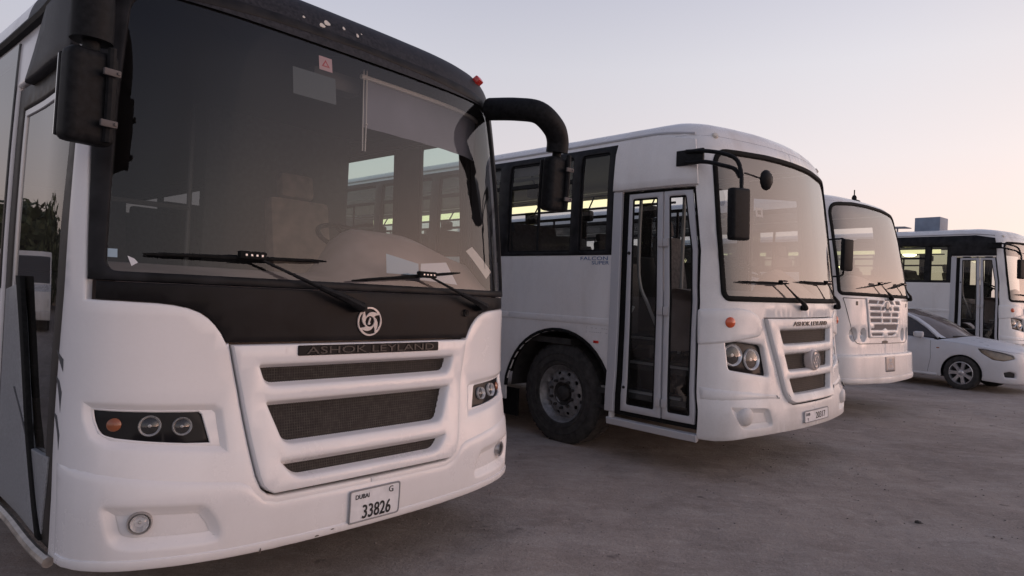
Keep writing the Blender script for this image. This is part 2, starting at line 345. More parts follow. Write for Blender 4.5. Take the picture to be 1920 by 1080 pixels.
def sym(half):
    """a half outline listed on the negative side from bottom to top, mirrored to a closed one"""
    return list(half)+[(-u, z) for u, z in reversed(half)]
FONTC = {}
def text_patch(sk, s, u0, z0, h, width=None, off=.001, ext=.003, squash=1., shear=0., bold=0.):
    """lettering as raised mesh on a skin; u0, z0 = centre, h = capital height, width = total width"""
    cu = bpy.data.curves.new('t', 'FONT'); cu.body = s; cu.size = 1; cu.shear = shear; cu.offset = bold; cu.extrude = .5; cu.resolution_u = 3
    o = bpy.data.objects.new('t', cu); col.objects.link(o); dg = bpy.context.evaluated_depsgraph_get(); me = bpy.data.meshes.new_from_object(o.evaluated_get(dg))
    v = np.array([p.co[:] for p in me.vertices]); F = [tuple(p.vertices) for p in me.polygons]
    bpy.data.objects.remove(o); bpy.data.curves.remove(cu); bpy.data.meshes.remove(me)
    lo, hi = v.min(0), v.max(0); k = h/.69; kx = (width/(hi[0]-lo[0])) if width else k*squash
    u = u0+(v[:, 0]-(lo[0]+hi[0])/2)*kx; z = z0+(v[:, 1]-(lo[1]+hi[1])/2)*(h/(hi[1]-lo[1]) if hi[1]-lo[1] > 0 else k); d = off+(v[:, 2]+.5)*ext
    return sk.P(u, z, d), F
def spline(pts, n=8):
    P = [Vector(p) for p in pts]; out = []
    for i in range(len(P)-1):
        p0 = P[max(i-1, 0)]; p1 = P[i]; p2 = P[i+1]; p3 = P[min(i+2, len(P)-1)]
        for k in range(n):
            t = k/n; out.append(.5*((2*p1)+(p2-p0)*t+(2*p0-5*p1+4*p2-p3)*t*t+(3*p1-p0-3*p2+p3)*t**3))
    return out+[P[-1]]
def skpt(sk, u, z, off=0.): return Vector([float(a) for a in sk.P(np.array([u]), np.array([z]), off)[0]])
def frame_at(sk, u, z, off=0.):
    """placement on a skin: local x along u, local z up the skin, local -y outwards"""
    p = skpt(sk, u, z, off); a = (skpt(sk, u+.01, z)-skpt(sk, u-.01, z)).normalized(); b = (skpt(sk, u, z+.01)-skpt(sk, u, z-.01)); n = a.cross(b).normalized(); b = n.cross(a)
    m = Matrix((a, -n, b)).transposed().to_4x4(); m.translation = p; return m
def at_frame(o, m): o.location = m.translation; o.rotation_euler = m.to_euler(); return o

# ------------------------------------------------------------------ the ground
def ground_h(x, y):
    s = (x+y)/math.sqrt(2); t = np.clip((s-17.2)/1.2, 0, 1); h = .187*t*t*(3-2*t)
    return h + .010*np.sin(x*1.3+.6*y)*np.sin(y*.9-.4*x) + .006*np.sin(x*3.1-y*2.2)*np.sin(y*2.7+x*.8)
def build_ground():
    def axis_(a, b, far):
        near = np.arange(a, b, .12); return np.concatenate([-np.geomspace(far, -a+.5, 26)if a < 0 else [], near, np.geomspace(b+.5, far, 26)])
    X = axis_(-6, 15, 1500); Y = axis_(-3, 19, 1500); nx, ny = len(X), len(Y)
    gx, gy = np.meshgrid(X, Y); gz = ground_h(gx, gy)+rng.normal(0, .004, gx.shape); far = (np.hypot(gx-4, gy-8) > 40); gz = np.where(far, .187*((gx+gy)/1.414 > 18), gz)
    V = np.stack([gx, gy, gz], -1).reshape(-1, 3)
    F = [(j*nx+i, j*nx+i+1, (j+1)*nx+i+1, (j+1)*nx+i) for j in range(ny-1) for i in range(nx-1)]
    m, nt, b, o = _mat('ground'); N = nt.nodes.new; Lk = nt.links.new
    tc = N('ShaderNodeTexCoord')
    def nz(scale, det=6, rough=.6, mp=None):
        n = N('ShaderNodeTexNoise'); n.inputs['Scale'].default_value = scale; n.inputs['Detail'].default_value = det; n.inputs['Roughness'].default_value = rough
        if mp:
            q = N('ShaderNodeMapping'); q.inputs['Rotation'].default_value = (0, 0, mp[0]); q.inputs['Scale'].default_value = mp[1]; Lk(tc.outputs['Object'], q.inputs[0]); Lk(q.outputs[0], n.inputs['Vector'])
        else: Lk(tc.outputs['Object'], n.inputs['Vector'])
        return n.outputs[0]
    def ramp(src, a, b_, ca, cb):
        r = N('ShaderNodeValToRGB'); r.color_ramp.elements[0].position = a; r.color_ramp.elements[1].position = b_; r.color_ramp.elements[0].color = (*ca, 1); r.color_ramp.elements[1].color = (*cb, 1); Lk(src, r.inputs[0]); return r.outputs[0]
    def mix(f, a, c, mode='MIX'):
        x = N('ShaderNodeMix'); x.data_type = 'RGBA'; x.blend_type = mode
        if hasattr(f, 'links'): Lk(f, x.inputs[0])
        else: x.inputs[0].default_value = f
        for k, v in ((6, a), (7, c)):
            if hasattr(v, 'links'): Lk(v, x.inputs[k])
            else: x.inputs[k].default_value = (*v, 1)
        return x.outputs[2]
    base = ramp(nz(.5, 9, .72), .32, .70, (.245, .203, .180), (.43, .375, .338))
    base = mix(ramp(nz(1., 8, .75, (R(-38), (.5, 2.2, 1))), .48, .70, (0, 0, 0), (.55,)*3), base, (.505, .45, .415))      # tyre-swept lighter patches
    base = mix(ramp(nz(2.6, 8, .75), .50, .68, (0, 0, 0), (.6,)*3), base, (.205, .170, .150))                               # darker damp mottling
    base = mix(ramp(nz(9., 7, .75, (R(35), (.7, 1.6, 1))), .52, .70, (0, 0, 0), (.55,)*3), base, (.47, .42, .385))
    base = mix(ramp(nz(60, 4, .7), .56, .66, (0, 0, 0), (.45,)*3), base, (0.15, 0.126, 0.117))                                # dark grit
    base = mix(ramp(nz(85, 3, .6), .62, .70, (0, 0, 0), (.45,)*3), base, (0.62, 0.599, 0.566))                                   # pale grit
    base = mix(ramp(nz(3.7, 3, .5), .69, .73, (0, 0, 0), (.7,)*3), base, (0.124, 0.104, 0.097))                               # oil drips
    Lk(base, b.inputs['Base Color']); b.inputs['Roughness'].default_value = .92; b.inputs['Specular IOR Level'].default_value = .25
    bp = N('ShaderNodeBump'); bp.inputs['Strength'].default_value = .8; bp.inputs['Distance'].default_value = .02
    ad = N('ShaderNodeMath'); ad.operation = 'MULTIPLY_ADD'; Lk(nz(45, 6, .7), ad.inputs[0]); ad.inputs[1].default_value = .6; Lk(nz(6, 6, .65), ad.inputs[2]); Lk(ad.outputs[0], bp.inputs['Height']); Lk(bp.outputs[0], b.inputs['Normal'])
    g = link('ground', mk('ground', V, F, 'ground')); tag(g, kind='structure')
build_ground()

# ------------------------------------------------------------------ parts shared by the buses
def wheel(parent, x, y, z, side, Rt=.51, name='wheel', dual=False):
    """side -1: outer face towards -x"""
    w = .27; s = side
    prof = [(.285, .02), (.30, -.005), (.36, -.012), (.44, -.010), (.475, .0), (.497, .018), (.51, .05), (.51, .22), (.497, .255), (.46, .27), (.32, .27), (.285, .25)]
    k = Rt/.51
    m = MB().lathe([(r*k, -s*h) for r, h in prof], 56)
    for q in range(28):                          # shoulder blocks of the tread
        t = 2*math.pi*q/28
        for h in (.045, .225): m.box((.09, .085, .008), (-s*(h if h > .1 else .07), Rt*.998*math.cos(t), Rt*.998*math.sin(t)), (t-math.pi/2, 0, 0))
    for r_ in (.335, .405): m.lathe([((r_-.004)*k, s*.010), (r_*k, s*.017), ((r_+.004)*k, s*.010)], 56)
    ty = m.build(name, 'tyre_rubber', parent, (x, y, z))
    class Dish:
        def P(s_, u, v, off=0.):
            u = np.asarray(u, float); v = np.asarray(v, float); r = np.hypot(u, v)/k; h = np.interp(r, [0, .10, .115, .17, .215, .245, .262, .29], [.085, .085, .045, .040, .055, .085, .055, .0])
            return np.stack([-s*(h-np.asarray(off+0*u)*-1*0)+s*np.asarray(off+0*u), -s*u*-1, v], -1)
    holes = [(ellipse(.205*k*math.cos(t), .205*k*math.sin(t), .024*k, .017*k, 14, t+math.pi/2), ((.003, 0), (0, -.003), (0, -.02))) for t in [2*math.pi*i/10 for i in range(10)]]
    V, F = patch(Dish(), ellipse(0, 0, .29*k, .29*k, 48), holes, 0, .03, ((.004, 0), (0, -.004), (0, -.05)))
    me = MB().add(V, F).mesh('rim', 'rim_steel'); rm = link('rim', me, ty)
    b = MB().lathe([(.001, -s*.035), (.062, -s*.035), (.074, -s*.045), (.080, -s*.075), (.112, -s*.060), (.118, -s*.04), (.122, -s*.075)], 28)
    for i in range(10):
        t = 2*math.pi*(i+.5)/10; b.lathe([(.001, -s*.005), (.013, -s*.006), (.016, -s*.02), (.016, -s*.05)], 6, loc=(0, .145*k*math.cos(t), .145*k*math.sin(t)))
    b.build('hub', 'hub_dark', rm)
    MB().lathe([(.001, .0), (.28*k, 0)], 24).build('brake_drum', 'dark_cavity', rm, (-s*.10, 0, 0))
    return ty
def seat_mesh():
    m = MB().box((.86, .44, .12), (0, 0, .46), bev=.04); m.box((.86, .10, .62), (0, .24, .82), (R(-12), 0, 0), bev=.04); m.box((.70, .08, .14), (0, .33, 1.16), (R(-12), 0, 0), bev=.035)
    m.box((.05, .40, .42), (-.3, 0, .21)); m.box((.05, .40, .42), (.3, 0, .21)); return m.mesh('passenger_seat', 'seat_fabric')
SEAT = seat_mesh()
def seats(parent, y0, n, zf, w=1.2):
    for i in range(n):
        for sx in (-1, 1):
            if sx < 0 and y0+i*.82 < 2.3: continue
            link('passenger_seat', SEAT, parent, (sx*(w-.52), y0+i*.82, zf))
def driver_seat(parent, x, y, zf, mat='seat_grey'):
    s = MB().box((.50, .48, .13), (0, 0, .46), bev=.05); s.box((.50, .13, .66), (0, .27, .84), (R(-10), 0, 0), bev=.05); s.box((.28, .10, .20), (0, .36, 1.27), (R(-10), 0, 0), bev=.045); s.box((.34, .34, .40), (0, 0, .2), bev=.03)
    s.build('driver_seat', mat, parent, (x, y, zf))
def steering(parent, x, y, z):
    m = MB(); n = 40; ring = [(.235*math.cos(2*math.pi*i/n), .235*math.sin(2*math.pi*i/n), 0) for i in range(n+1)]; m.tube(ring, .016, 8, False)
    for i in range(3):
        t = R(90+120*i); m.tube([(0, 0, -.03), (.23*math.cos(t), .23*math.sin(t), 0)], .012, 6)
    m.lathe([(.001, 0), (.05, 0), (.06, -.03)], 16, 'z', (0, 0, -.01)); m.tube([(0, 0, -.03), (0, 0, -.55)], .03, 8)
    m.build('steering_wheel', 'black_plastic', parent, (x, y, z), (R(28), 0, 0))
def roof_mesh(sk, z0, zt, u0, u1, du=.12, nz=9, crown=.03):
    us = np.arange(u0, u1+1e-6, (u1-u0)/round((u1-u0)/du)); zs = np.linspace(z0, zt, nz); rows = [sk.P(us, np.full(len(us), z)) for z in zs]
    top = rows[-1]; ym, yM = sk.P(np.array([0., sk.U]), np.array([zt, zt]))[:, 1]
    for k in (.8, .55, .3, 0.):
        r = top.copy(); r[:, 0] *= k; yc = np.clip(top[:, 1], ym+.9*(1-k), yM-.9*(1-k)); r[:, 1] = yc; r[:, 2] = zt+crown*(1-k*k)*np.clip((top[:, 1]-ym)/.9+.25, .25, 1)*1.0; rows.append(r)
    n = len(us); V = np.concatenate(rows); F = [(j*n+i, j*n+i+1, (j+1)*n+i+1, (j+1)*n+i) for j in range(len(rows)-1) for i in range(n-1)]
    return V, F
def strip_tube(sk, u0, u1, z, rad, off=0., n=None, zf=None):
    n = n or max(3, int(abs(u1-u0)/.12)); us = np.linspace(u0, u1, n); zs = zf(us) if zf else np.full(n, z)
    return [tuple(p) for p in sk.P(us, zs, off)]
def wiper(parent, sk, piv, elbow, b0, b1, off=.035, mat='black_plastic'):
    """piv: spindle, elbow: where the arm meets the blade; b0-b1: blade ends, all (u, z) on the front"""
    m = MB(); p = skpt(sk, *piv, .015); q = skpt(sk, *elbow, off+.02); k = p.lerp(q, .42)+Vector((0, -.022, 0))
    m.lathe([(.001, -.045), (.020, -.045), (.026, -.03), (.026, .01)], 14, 'y', p)
    m.tube([p+Vector((0, -.03, 0)), p.lerp(k, .5)+Vector((0, -.03, 0)), k], [.024, .019, .013], 8)
    m.tube([k, k.lerp(q, .5), q], [.010, .007, .006], 8); arm = m.build('wiper', mat, parent)
    us = np.linspace(b0[0], b1[0], 11); zs = np.linspace(b0[1], b1[1], 11); P = [Vector(map(float, v)) for v in sk.P(us, zs, off-.012)]
    b = MB().tube(P, [.004]+[.0085]*9+[.004], 6); b.tube([v-Vector((0, .014, 0)) for v in P[1:-1]], [.004, .006, .008, .010, .011, .010, .008, .006, .004], 6)
    b.box((.12, .035, .034), q+Vector((0, -.004, 0)), bev=.008); b.build('blade', 'rubber', arm)
    s = MB()
    for i in range(4): s.box((.008, .006, .008), q+Vector((-.036+.024*i, -.024, 0)))
    s.build('rivet', 'aluminium', arm); return arm
def spot(parent, m4, r, name='reflector', depth=.05, rim=True, sx=1.):
    """a round lamp bowl with bulb and glass, looking along local -y"""
    b = MB().lathe([(r*.10, depth*.75), (r*.35, depth*.68), (r*.6, depth*.5), (r*.80, depth*.25), (r*.90, 0), (r*.97, -.006), (r*1.03, .004), (r*1.03, .02)], 28, 'y')
    o = link(name, b.mesh(name, 'reflector_silver'), parent); at_frame(o, m4); o.scale.x = sx
    MB().lathe([(.001, depth*.15), (r*.16, depth*.2), (r*.2, depth*.5), (r*.14, depth)], 12, 'y').build('bulb', 'silver_shell', o)
    MB().lathe([(.0005, -.012), (r*.4, -.010), (r*.75, -.004), (r*.93, .003)], 24, 'y').build('lens', 'lens_glass', o)
    return o
def emblem_verts(sk, cx, cz, r, off):
    """ring with four swirling blades round a small centre mark"""
    V = []; F = []
    def poly(outer, holes=()):
        v, f = patch(sk, outer, holes, off, .05, ((.001, 0), (0, -.001), (0, -.006))); n = len(V); V.extend(v); F.extend([tuple(i+n for i in t) for t in f])
    def sp(a0, a1, r0, r1, n=9): return [(cx+(r0+(r1-r0)*(k/n))*r*math.cos(a0+(a1-a0)*k/n), cz+(r0+(r1-r0)*(k/n))*r*math.sin(a0+(a1-a0)*k/n)) for k in range(n+1)]
    holes = []
    for i in range(4):
        a = R(118+90*i); top = sp(a, a-R(70), .90, .84); low = sp(a-R(74), a+R(14), .80, .46, 9); mid = sp(a+R(16), a+R(2), .50, .88, 4)
        holes.append(top+low+mid)
    holes.append(ellipse(cx, cz, r*.37, r*.37, 18)); poly(ellipse(cx, cz, r, r, 36), holes)
    L = [(-.17, -.22), (.02, -.22), (.07, -.10), (.0, -.10), (.10, .26), (-.02, .26)]; poly([(cx+a*r, cz+b*r) for a, b in L])
    return V, F
def plate(parent, sk, u, z, w, h, label=None):
    p = sheet('number_plate', sk, fillet(rect(u-w/2, u+w/2, z-h/2, z+h/2), .014), 'plate_white', parent, off=.016, ring=((.002, 0), (0, -.002), (0, -.014)), label=label)
    sheet('plate_frame', sk, fillet(rect(u-w/2-.004, u+w/2+.004, z-h/2-.004, z+h/2+.004), .016), 'ink_grey', p, holes=[fillet(rect(u-w/2+.004, u+w/2-.004, z-h/2+.004, z+h/2-.004), .012)], off=.019, ring=THIN); return p
def letters(parent, mat, *items, kind=None):
    for it in items: tag(link('lettering', mk('lettering', *it, mat, 30), parent), kind=kind)
def side_bays(t, sk, sgn, bays, z0, z1, band, glassm='side_glass', split=None, mid=True, frame='black_plastic', pane_name='pane', rear=None):
    """black glazing band with one window per bay; sgn -1 = door side; bays in |u|"""
    S = (lambda p: mir(p)) if sgn < 0 else (lambda p: p)
    holes = [S(fillet(rect(a, b, z0+.05, z1-.05), .04)) for a, b in bays]
    sheet('window_band', sk, S(band), 'black_paint', t, holes=holes, off=.006, res=.14, grid=(.16, .14))
    for nb_, (a, b) in enumerate(bays):
        if rear and nb_ >= rear[1]: glassm = rear[0]
        lo, hi = z0+.05, z1-.05; sp = split if split else None
        panes = [rect(a+.02, b-.02, lo+.02, hi-.02)] if not sp or b-a < .6 else [rect(a+.025, b-.025, sp+.022, hi-.02), rect(a+.025, (a+b)/2+.0, lo+.02, sp-.022), rect((a+b)/2+.03, b-.025, lo+.02, sp-.022)]
        w = sheet('window', sk, S(rect(a-.005, b+.005, lo-.005, hi+.005)), frame, t, holes=[S(p) for p in panes], off=-.012, res=.2, grid=(.4, .4), ring=((.003, 0), (0, -.003), (0, -.018)))
        for k, p in enumerate(panes):
            p = np.array(p); c = p.mean(0); p = c+(p-c)*1.01; sheet(pane_name, sk, S([tuple(q) for q in p]), glassm, w, off=-.020-(.012 if k == 2 else 0), res=.3, grid=(.4, .4), ring=((0, 0), (0, -.001)))
def shell_details(t, sk, zf, y0, W):
    """floor, dark frame under it and a few transverse bars"""
    MB().box((2*W-.08, sk.L-y0-.2, .06), (0, (sk.L+y0)/2, zf-.03)).build('cabin_floor', 'floor_dark', t)
    c = MB().box((.16, sk.L-1.4, .24), (-.42, sk.L/2+.3, .66), bev=.01).box((.16, sk.L-1.4, .24), (.42, sk.L/2+.3, .66), bev=.01)
    for i in range(9): c.box((1.2, .10, .14), (0, 1.1+i*1.05, .80))
    c.box((1.5, 2.6, .40), (0, 5.2, .62), bev=.04); c.build('chassis', 'chassis_dark', t)

# ------------------------------------------------------------------ the near bus: dark windscreen, big white grille panel
def build_near_bus():
    sk = Skin([(0, 0), (.4, .004), (.75, .022), (.95, .055), (1.08, .10), (1.17, .16), (1.228, .25), (1.245, .38), (1.245, 1.0), (1.245, 10.2), (1.22, 10.4), (1.0, 10.55), (0, 10.6)],
        [(.24, -.05, .985), (.30, -.07, .99), (.40, -.09, .993), (.55, -.09, .997), (.8, -.045, 1), (1.0, -.012, 1), (1.22, 0, 1), (1.42, .005, 1), (1.55, .02, 1), (2.0, .075, .995), (2.5, .15, .982), (2.64, .175, .977), (2.74, .195, .97), (2.83, .225, .957), (2.90, .27, .935), (2.95, .335, .90), (2.99, .45, .84), (3.02, .65, .72)])
    U = sk.U
    t = thing('parked_bus', 'nearest white bus with black front band, dark windscreen and plate 33826', 'bus', (-.722, 3.352, -.002), (0, R(.252), R(48.144)), 'buses parked side by side')
    g = lambda a, b: np.concatenate([np.arange(a, -2.6, .3), np.arange(-2.6, 2.6, .055), np.arange(2.6, b, .3)])
    # white body: everything outside the black front band, the grille panel, the door and the bumper
    W1 = [(-1.255, 1.395), (-1.12, 1.393), (-.99, 1.389), (-.93, 1.383), (-.875, 1.372), (-.83, 1.355), (-.795, 1.332), (-.765, 1.302), (-.738, 1.265), (-.716, 1.222)]
    GP = [(-.706, 1.226), (-.662, 1.013), (-.626, .802), (-.609, .71), (-.597, .652)]
    left = [(-U, .34), (-7.75, .34)]
    arch = lambda uc, r=.62: [(uc-r+.0, .34)]+[(uc+r*math.cos(a), .52+.60*math.sin(a)) for a in np.linspace(math.pi-.28, .28, 15)]+[(uc+r, .34)]
    uw1, uw2 = -3.72, -9.35
    half_low = [(-U, .34)]+arch(uw2)+arch(uw1)+[(-2.46, .34), (-2.46, 2.43), (-1.335, 2.43), (-1.345, 2.06), (-1.50, .345), (-1.2, .350), (-1.0, .343), (-.75, .328), (-.50, .316), (0, .310), (0, .552), (-.505, .556), (-.545, .570), (-.575, .596), (-.590, .632)]
    top = list(reversed(GP))+[(-.716, 1.222)]+list(reversed(W1))[1:]+[(-1.255, 2.70)]
    half_low_r = [(-U, .34)]+arch(uw2)+arch(uw1)+half_low[-11:]
    # left and right halves are separate sheets meeting behind
    lampP = [(-1.222, .976), (-1.093, .979), (-.86, .958), (-.825, .950), (-.806, .932), (-.777, .815), (-.87, .822), (-.97, .834), (-1.13, .856), (-1.178, .868), (-1.207, .902)]
    recP = [(-1.243, .990), (-1.0, .978), (-.760, .965), (-.735, .945), (-.715, .775), (-.90, .798), (-1.153, .828), (-1.211, .860), (-1.238, .925)]
    lampR_ = ((.014, 0), (.006, -.0015), (0, -.005), (-.012, -.016), (-.026, -.026))
    BR_ = ((.013, 0), (.006, -.002), (.002, -.006), (0, -.012), (0, -.035))
    fogP = [(-1.177, .600), (-.99, .588), (-.83, .572), (-.805, .560), (-.765, .50), (-.752, .455), (-.757, .425), (-.80, .420), (-1.085, .440), (-1.130, .455), (-1.152, .485)]
    fogP = fillet(fogP, .022)
    fogB = [tuple(v) for v in inset(ccw(fogP), -.02)]
    wb = [(-2.50, 1.47), (-2.50, 2.62), (-(U-.9), 2.62), (-(U-.9), 1.47)]
    winhole = [(-2.56, 1.50), (-2.56, 2.59), (-(U-1.0), 2.59), (-(U-1.0), 1.50)]
    drv = [(-(2.00), 1.50), (-2.00, 2.59), (-(U-1.0), 2.59), (-(U-1.0), 1.50)]
    bl = half_low+top+[(-1.255, 2.70), (-U, 2.70)]
    br = half_low_r+top+[(-1.255, 2.70), (-U, 2.70)]
    def clean(p):
        o = [p[0]]
        for q in p[1:]:
            if math.hypot(q[0]-o[-1][0], q[1]-o[-1][1]) > 1e-4: o.append(q)
        return o
    body = sheet('body', sk, clean(bl), 'white_paint', t, holes=[(recP, lampR_), (winhole, EDGE), (fogB, EDGE)], res=.06, grid=(.06, .075), ring=BR_)
    sheet('body', sk, mir(clean(br)), 'white_paint', t, holes=[(mir(recP), lampR_), (mir([(-1.62, 1.50), (-1.62, 2.59), (-(U-1.0), 2.59), (-(U-1.0), 1.50)]), EDGE), (mir(fogB), EDGE)], res=.06, grid=(.06, .075), ring=BR_)
    # bumper across the front
    fogR_ = ((.018, 0), (.008, -.002), (0, -.006), (-.014, -.018), (-.034, -.026))
    BT = [(-1.411, .742), (-1.32, .739), (-1.236, .732), (-.93, .682), (-.67, .642), (-.625, .62), (-.60, .585), (-.565, .548), (-.50, .530)]
    BB = [(-.50, .318), (-.75, .330), (-1.0, .345), (-1.2, .352), (-1.434, .345)]
    bump = sheet('bumper', sk, BB[::-1]+mir(BB)+mir(BT)[0:]+BT[::-1] if False else (BB[::-1]+[(-u, z) for u, z in BB]+[(-u, z) for u, z in BT]+BT[::-1]), 'white_paint', t, holes=[(fogP, fogR_), (mir(fogP), fogR_)], off=.006, res=.05, grid=(.05, .05), ring=((.035, 0), (.015, -.0015), (.004, -.005), (0, -.0075)))
    lip = [(-1.40, .350), (-1.2, .358), (-1.0, .351), (-.75, .336), (-.4, .323), (0, .319)]
    sheet('bumper_lip', sk, lip+[(-u, z) for u, z in lip[-2::-1]]+[(-u, z+.042) for u, z in lip]+[(u, z+.042) for u, z in lip[-2::-1]], 'white_paint', bump, off=.015, res=.07, ring=((.012, 0), (.004, -.003), (0, -.011)))
    # grille panel with three openings
    gpO = sym([(-.525, .572), (-.552, .588), (-.575, .612), (-.590, .655), (-.618, .802), (-.654, 1.013), (-.697, 1.218)])
    sl = ((.016, 0), (.006, -.003), (0, -.010), (-.006, -.028), (-.016, -.05))
    def op(ht, hb, zt, zb, rb=.045): return fillet([(-hb, zb), (hb, zb), (ht, zt), (-ht, zt)], [rb, rb, .012, .012])
    ops = [op(.578, .545, 1.128, 1.030), op(.545, .468, .962, .770), op(.492, .425, .700, .622)]
    gp = sheet('grille_panel', sk, gpO, 'white_paint', t, holes=[(o_, sl) for o_ in ops], off=.022, res=.045, grid=(.05, .04), ring=((.012, 0), (.004, -.003), (0, -.011), (0, -.06)))
    for o_ in ops:
        oi = inset(ccw(o_), -.012); lo, hi = oi.min(0), oi.max(0); me = MB()
        xs = np.arange(lo[0], hi[0], .0125); zs = np.arange(lo[1], hi[1], .0125)
        for x in xs:
            pz = [z for z in np.linspace(lo[1], hi[1], 22) if inpoly(np.array([(x, z)]), oi)[0]]
            if len(pz) > 1:
                pp = sk.P(np.array([x-.0022, x+.0022, x+.0022, x-.0022]), np.array([pz[0], pz[0], pz[-1], pz[-1]]), -.026); me.add(pp, [(0, 1, 2, 3)])
        for z in zs:
            px = [x for x in np.linspace(lo[0], hi[0], 60) if inpoly(np.array([(x, z)]), oi)[0]]
            if len(px) > 1:
                q = np.linspace(px[0], px[-1], 13); a = sk.P(q, np.full(13, z-.0018), -.0275); b = sk.P(q, np.full(13, z+.0018), -.0275); me.add(np.concatenate([a, b]), [(i, i+1, 14+i, 13+i) for i in range(12)])
        gm = link('grille_mesh', me.mesh('grille_mesh', 'mesh_wire', fix=False), t); tag(gm, kind='stuff')
    sheet('radiator', sk, rect(-.60, .60, .60, 1.15), 'radiator', t, off=-.085, res=.1)
    nb = sheet('name_strip', sk, fillet(rect(-.40, .46, 1.163, 1.211), .008), 'black_gloss', gp, off=.029, ring=((.003, 0), (0, -.003), (0, -.012)), res=.08)
    letters(gp, 'letter_dark', text_patch(sk, 'ASHOK LEYLAND', .03, 1.187, .034, .78, off=.0292, ext=.004))
    # black front band between grille and windscreen, windscreen surround
    up_ = [(-1.250, 2.60), (-1.248, 2.02), (-1.246, 1.50), (-1.225, 1.468)]
    GW = fillet([(-1.178, 1.512), (0, 1.513), (1.178, 1.512), (1.152, 2.20), (1.112, 2.665), (.98, 2.70), (.5, 2.735), (0, 2.748), (-.5, 2.735), (-.98, 2.70), (-1.112, 2.665), (-1.152, 2.20)], [.05, 0, .05, 0, .07, 0, 0, 0, 0, 0, .07, 0])
    band = W1[0:]+[(-.700, 1.224)]
    bandp = [(u, z+.004) for u, z in band]
    bo = [(-1.215, 1.399)]+bandp[1:-1]+[(-.712, 1.232), (-.700, 1.227)]+[(.700, 1.227), (.712, 1.232)]+[(-u, z) for u, z in bandp[1:-1]][::-1]+[(1.215, 1.399), (1.215, 1.47), (-1.215, 1.47)]
    fb = sheet('front_band', sk, bo, 'black_gloss', t, off=-.004, res=.05, grid=(.05, .05))
    ws = sheet('windscreen_surround', sk, [(-1.247, 1.474), (1.247, 1.474), (1.249, 2.02), (1.251, 2.70), (.9, 2.775), (.45, 2.79), (0, 2.795), (-.45, 2.79), (-.9, 2.775), (-1.251, 2.70), (-1.249, 2.02)], 'black_paint', t, holes=[GW], off=.004, res=.06, grid=(.06, .06), ring=((.008, 0), (.002, -.003), (0, -.010), (0, -.025)))
    glass_ = sheet('windscreen', sk, [tuple(v) for v in inset(ccw(GW), -.012)], 'windscreen_glass', t, off=-.010, res=.06, grid=(.06, .06), ring=((0, 0), (0, -.001)))
    # roof: black cap in front, white behind
    V, F = roof_mesh(sk, 2.70, 3.02, -2.45, 2.45, .06, 14)
    zf = lambda u: 2.70
    cap = link('roof_cap', weld(MB().add(V, F).mesh('roof_cap', 'cap_black')), t)
    V, F = roof_mesh(sk, 2.70, 3.02, -U, -2.45, .3, 10); V2, F2 = roof_mesh(sk, 2.70, 3.02, 2.45, U, .3, 10)
    link('roof', weld(MB().add(V, F).add(V2, F2).mesh('roof', 'white_paint')), t)
    for s in (-1, 1): MB().tube(strip_tube(sk, s*1.3, s*(U-.6), 2.712, .02, .006), .030, 8).build('gutter', 'black_plastic', t)
    for u, z, a, b in ((-.227, 2.811, .018, .012), (-.194, 2.836, .020, .015), (-.334, 2.820, .008, .007), (-.088, 2.843, .009, .010), (-.002, 2.830, .009, .012), (.03, 2.85, .005, .004)):
        sheet('paint_chip', sk, [(u+a*(1+.3*math.sin(5*k))*math.cos(k), z+b*(1+.25*math.cos(3*k))*math.sin(k)) for k in np.linspace(0, 2*math.pi, 9)[:-1]], 'cream', cap, off=.0015, ring=((.001, 0), (0, -.001)))
    m = frame_at(sk, 1.06, 2.872, .012); o = MB().box((.07, .05, .045), bev=.012).build('marker_lamp', 'red_lens', t); at_frame(o, m)
    for u, z, a, b in ((-.575, .336, .004, .014), (-.30, .338, .012, .004), (-.22, .352, .010, .003)):
        sheet('scuff', sk, [(u+a*(1+.3*math.sin(5*k))*math.cos(k), z+b*(1+.25*math.cos(3*k))*math.sin(k)) for k in np.linspace(0, 2*math.pi, 9)[:-1]], 'scuff', bump, off=.0165, ring=((.0005, 0), (0, -.0005)))
    # headlights
    for s in (1, -1):
        S = (lambda p: p) if s > 0 else mir
        sheet('lamp_recess', sk, [tuple(v) for v in inset(ccw(S(recP)), .018)], 'white_paint', t, holes=[(S(lampP), ((.003, 0), (0, -.003), (0, -.02)))], off=-.020, res=.05)
        h = sheet('headlight', sk, [tuple(v) for v in inset(ccw(S(lampP)), -.012)], 'lamp_black', t, off=-.030, res=.05, ring=((.004, 0), (0, -.003), (0, -.010)))
        for u, z, r in ((-1.003, .899, .041), (-.882, .890, .037)):
            m = frame_at(sk, s*u, z, -.020); spot(h, m, r, depth=.045)
        m = frame_at(sk, s*-1.135, .907, -.026); o = MB().lathe([(.001, -.008), (.017, -.006), (.026, .001), (.027, .008)], 22, 'y').build('indicator', 'amber', h); at_frame(o, m)
        m = frame_at(sk, s*-1.046, .531, -.006); f_ = MB().lathe([(.036, .0), (.041, -.008), (.045, .0), (.046, .05)], 26, 'y').build('fog_lamp', 'fog_chrome', t); at_frame(f_, m)
        if s > 0: spot(f_, Matrix.Translation((0, -.002, 0)), .034, depth=.035)
        else: MB().lathe([(.001, .02), (.044, .02)], 20, 'y').build('empty_socket', 'dark_cavity', f_); MB().lathe([(.030, -.004), (.043, -.006), (.045, .012)], 20, 'y').build('socket_ring', 'bolt_grey', f_)
        sheet('fog_recess', sk, [tuple(v) for v in inset(ccw(S(fogP)), -.008)], 'white_paint', t, off=-.0215, res=.06)
    # emblem, plate
    V, F = emblem_verts(sk, .006, 1.322, .0735, .004); link('emblem', mk('emblem', V, F, 'emblem_white'), t)
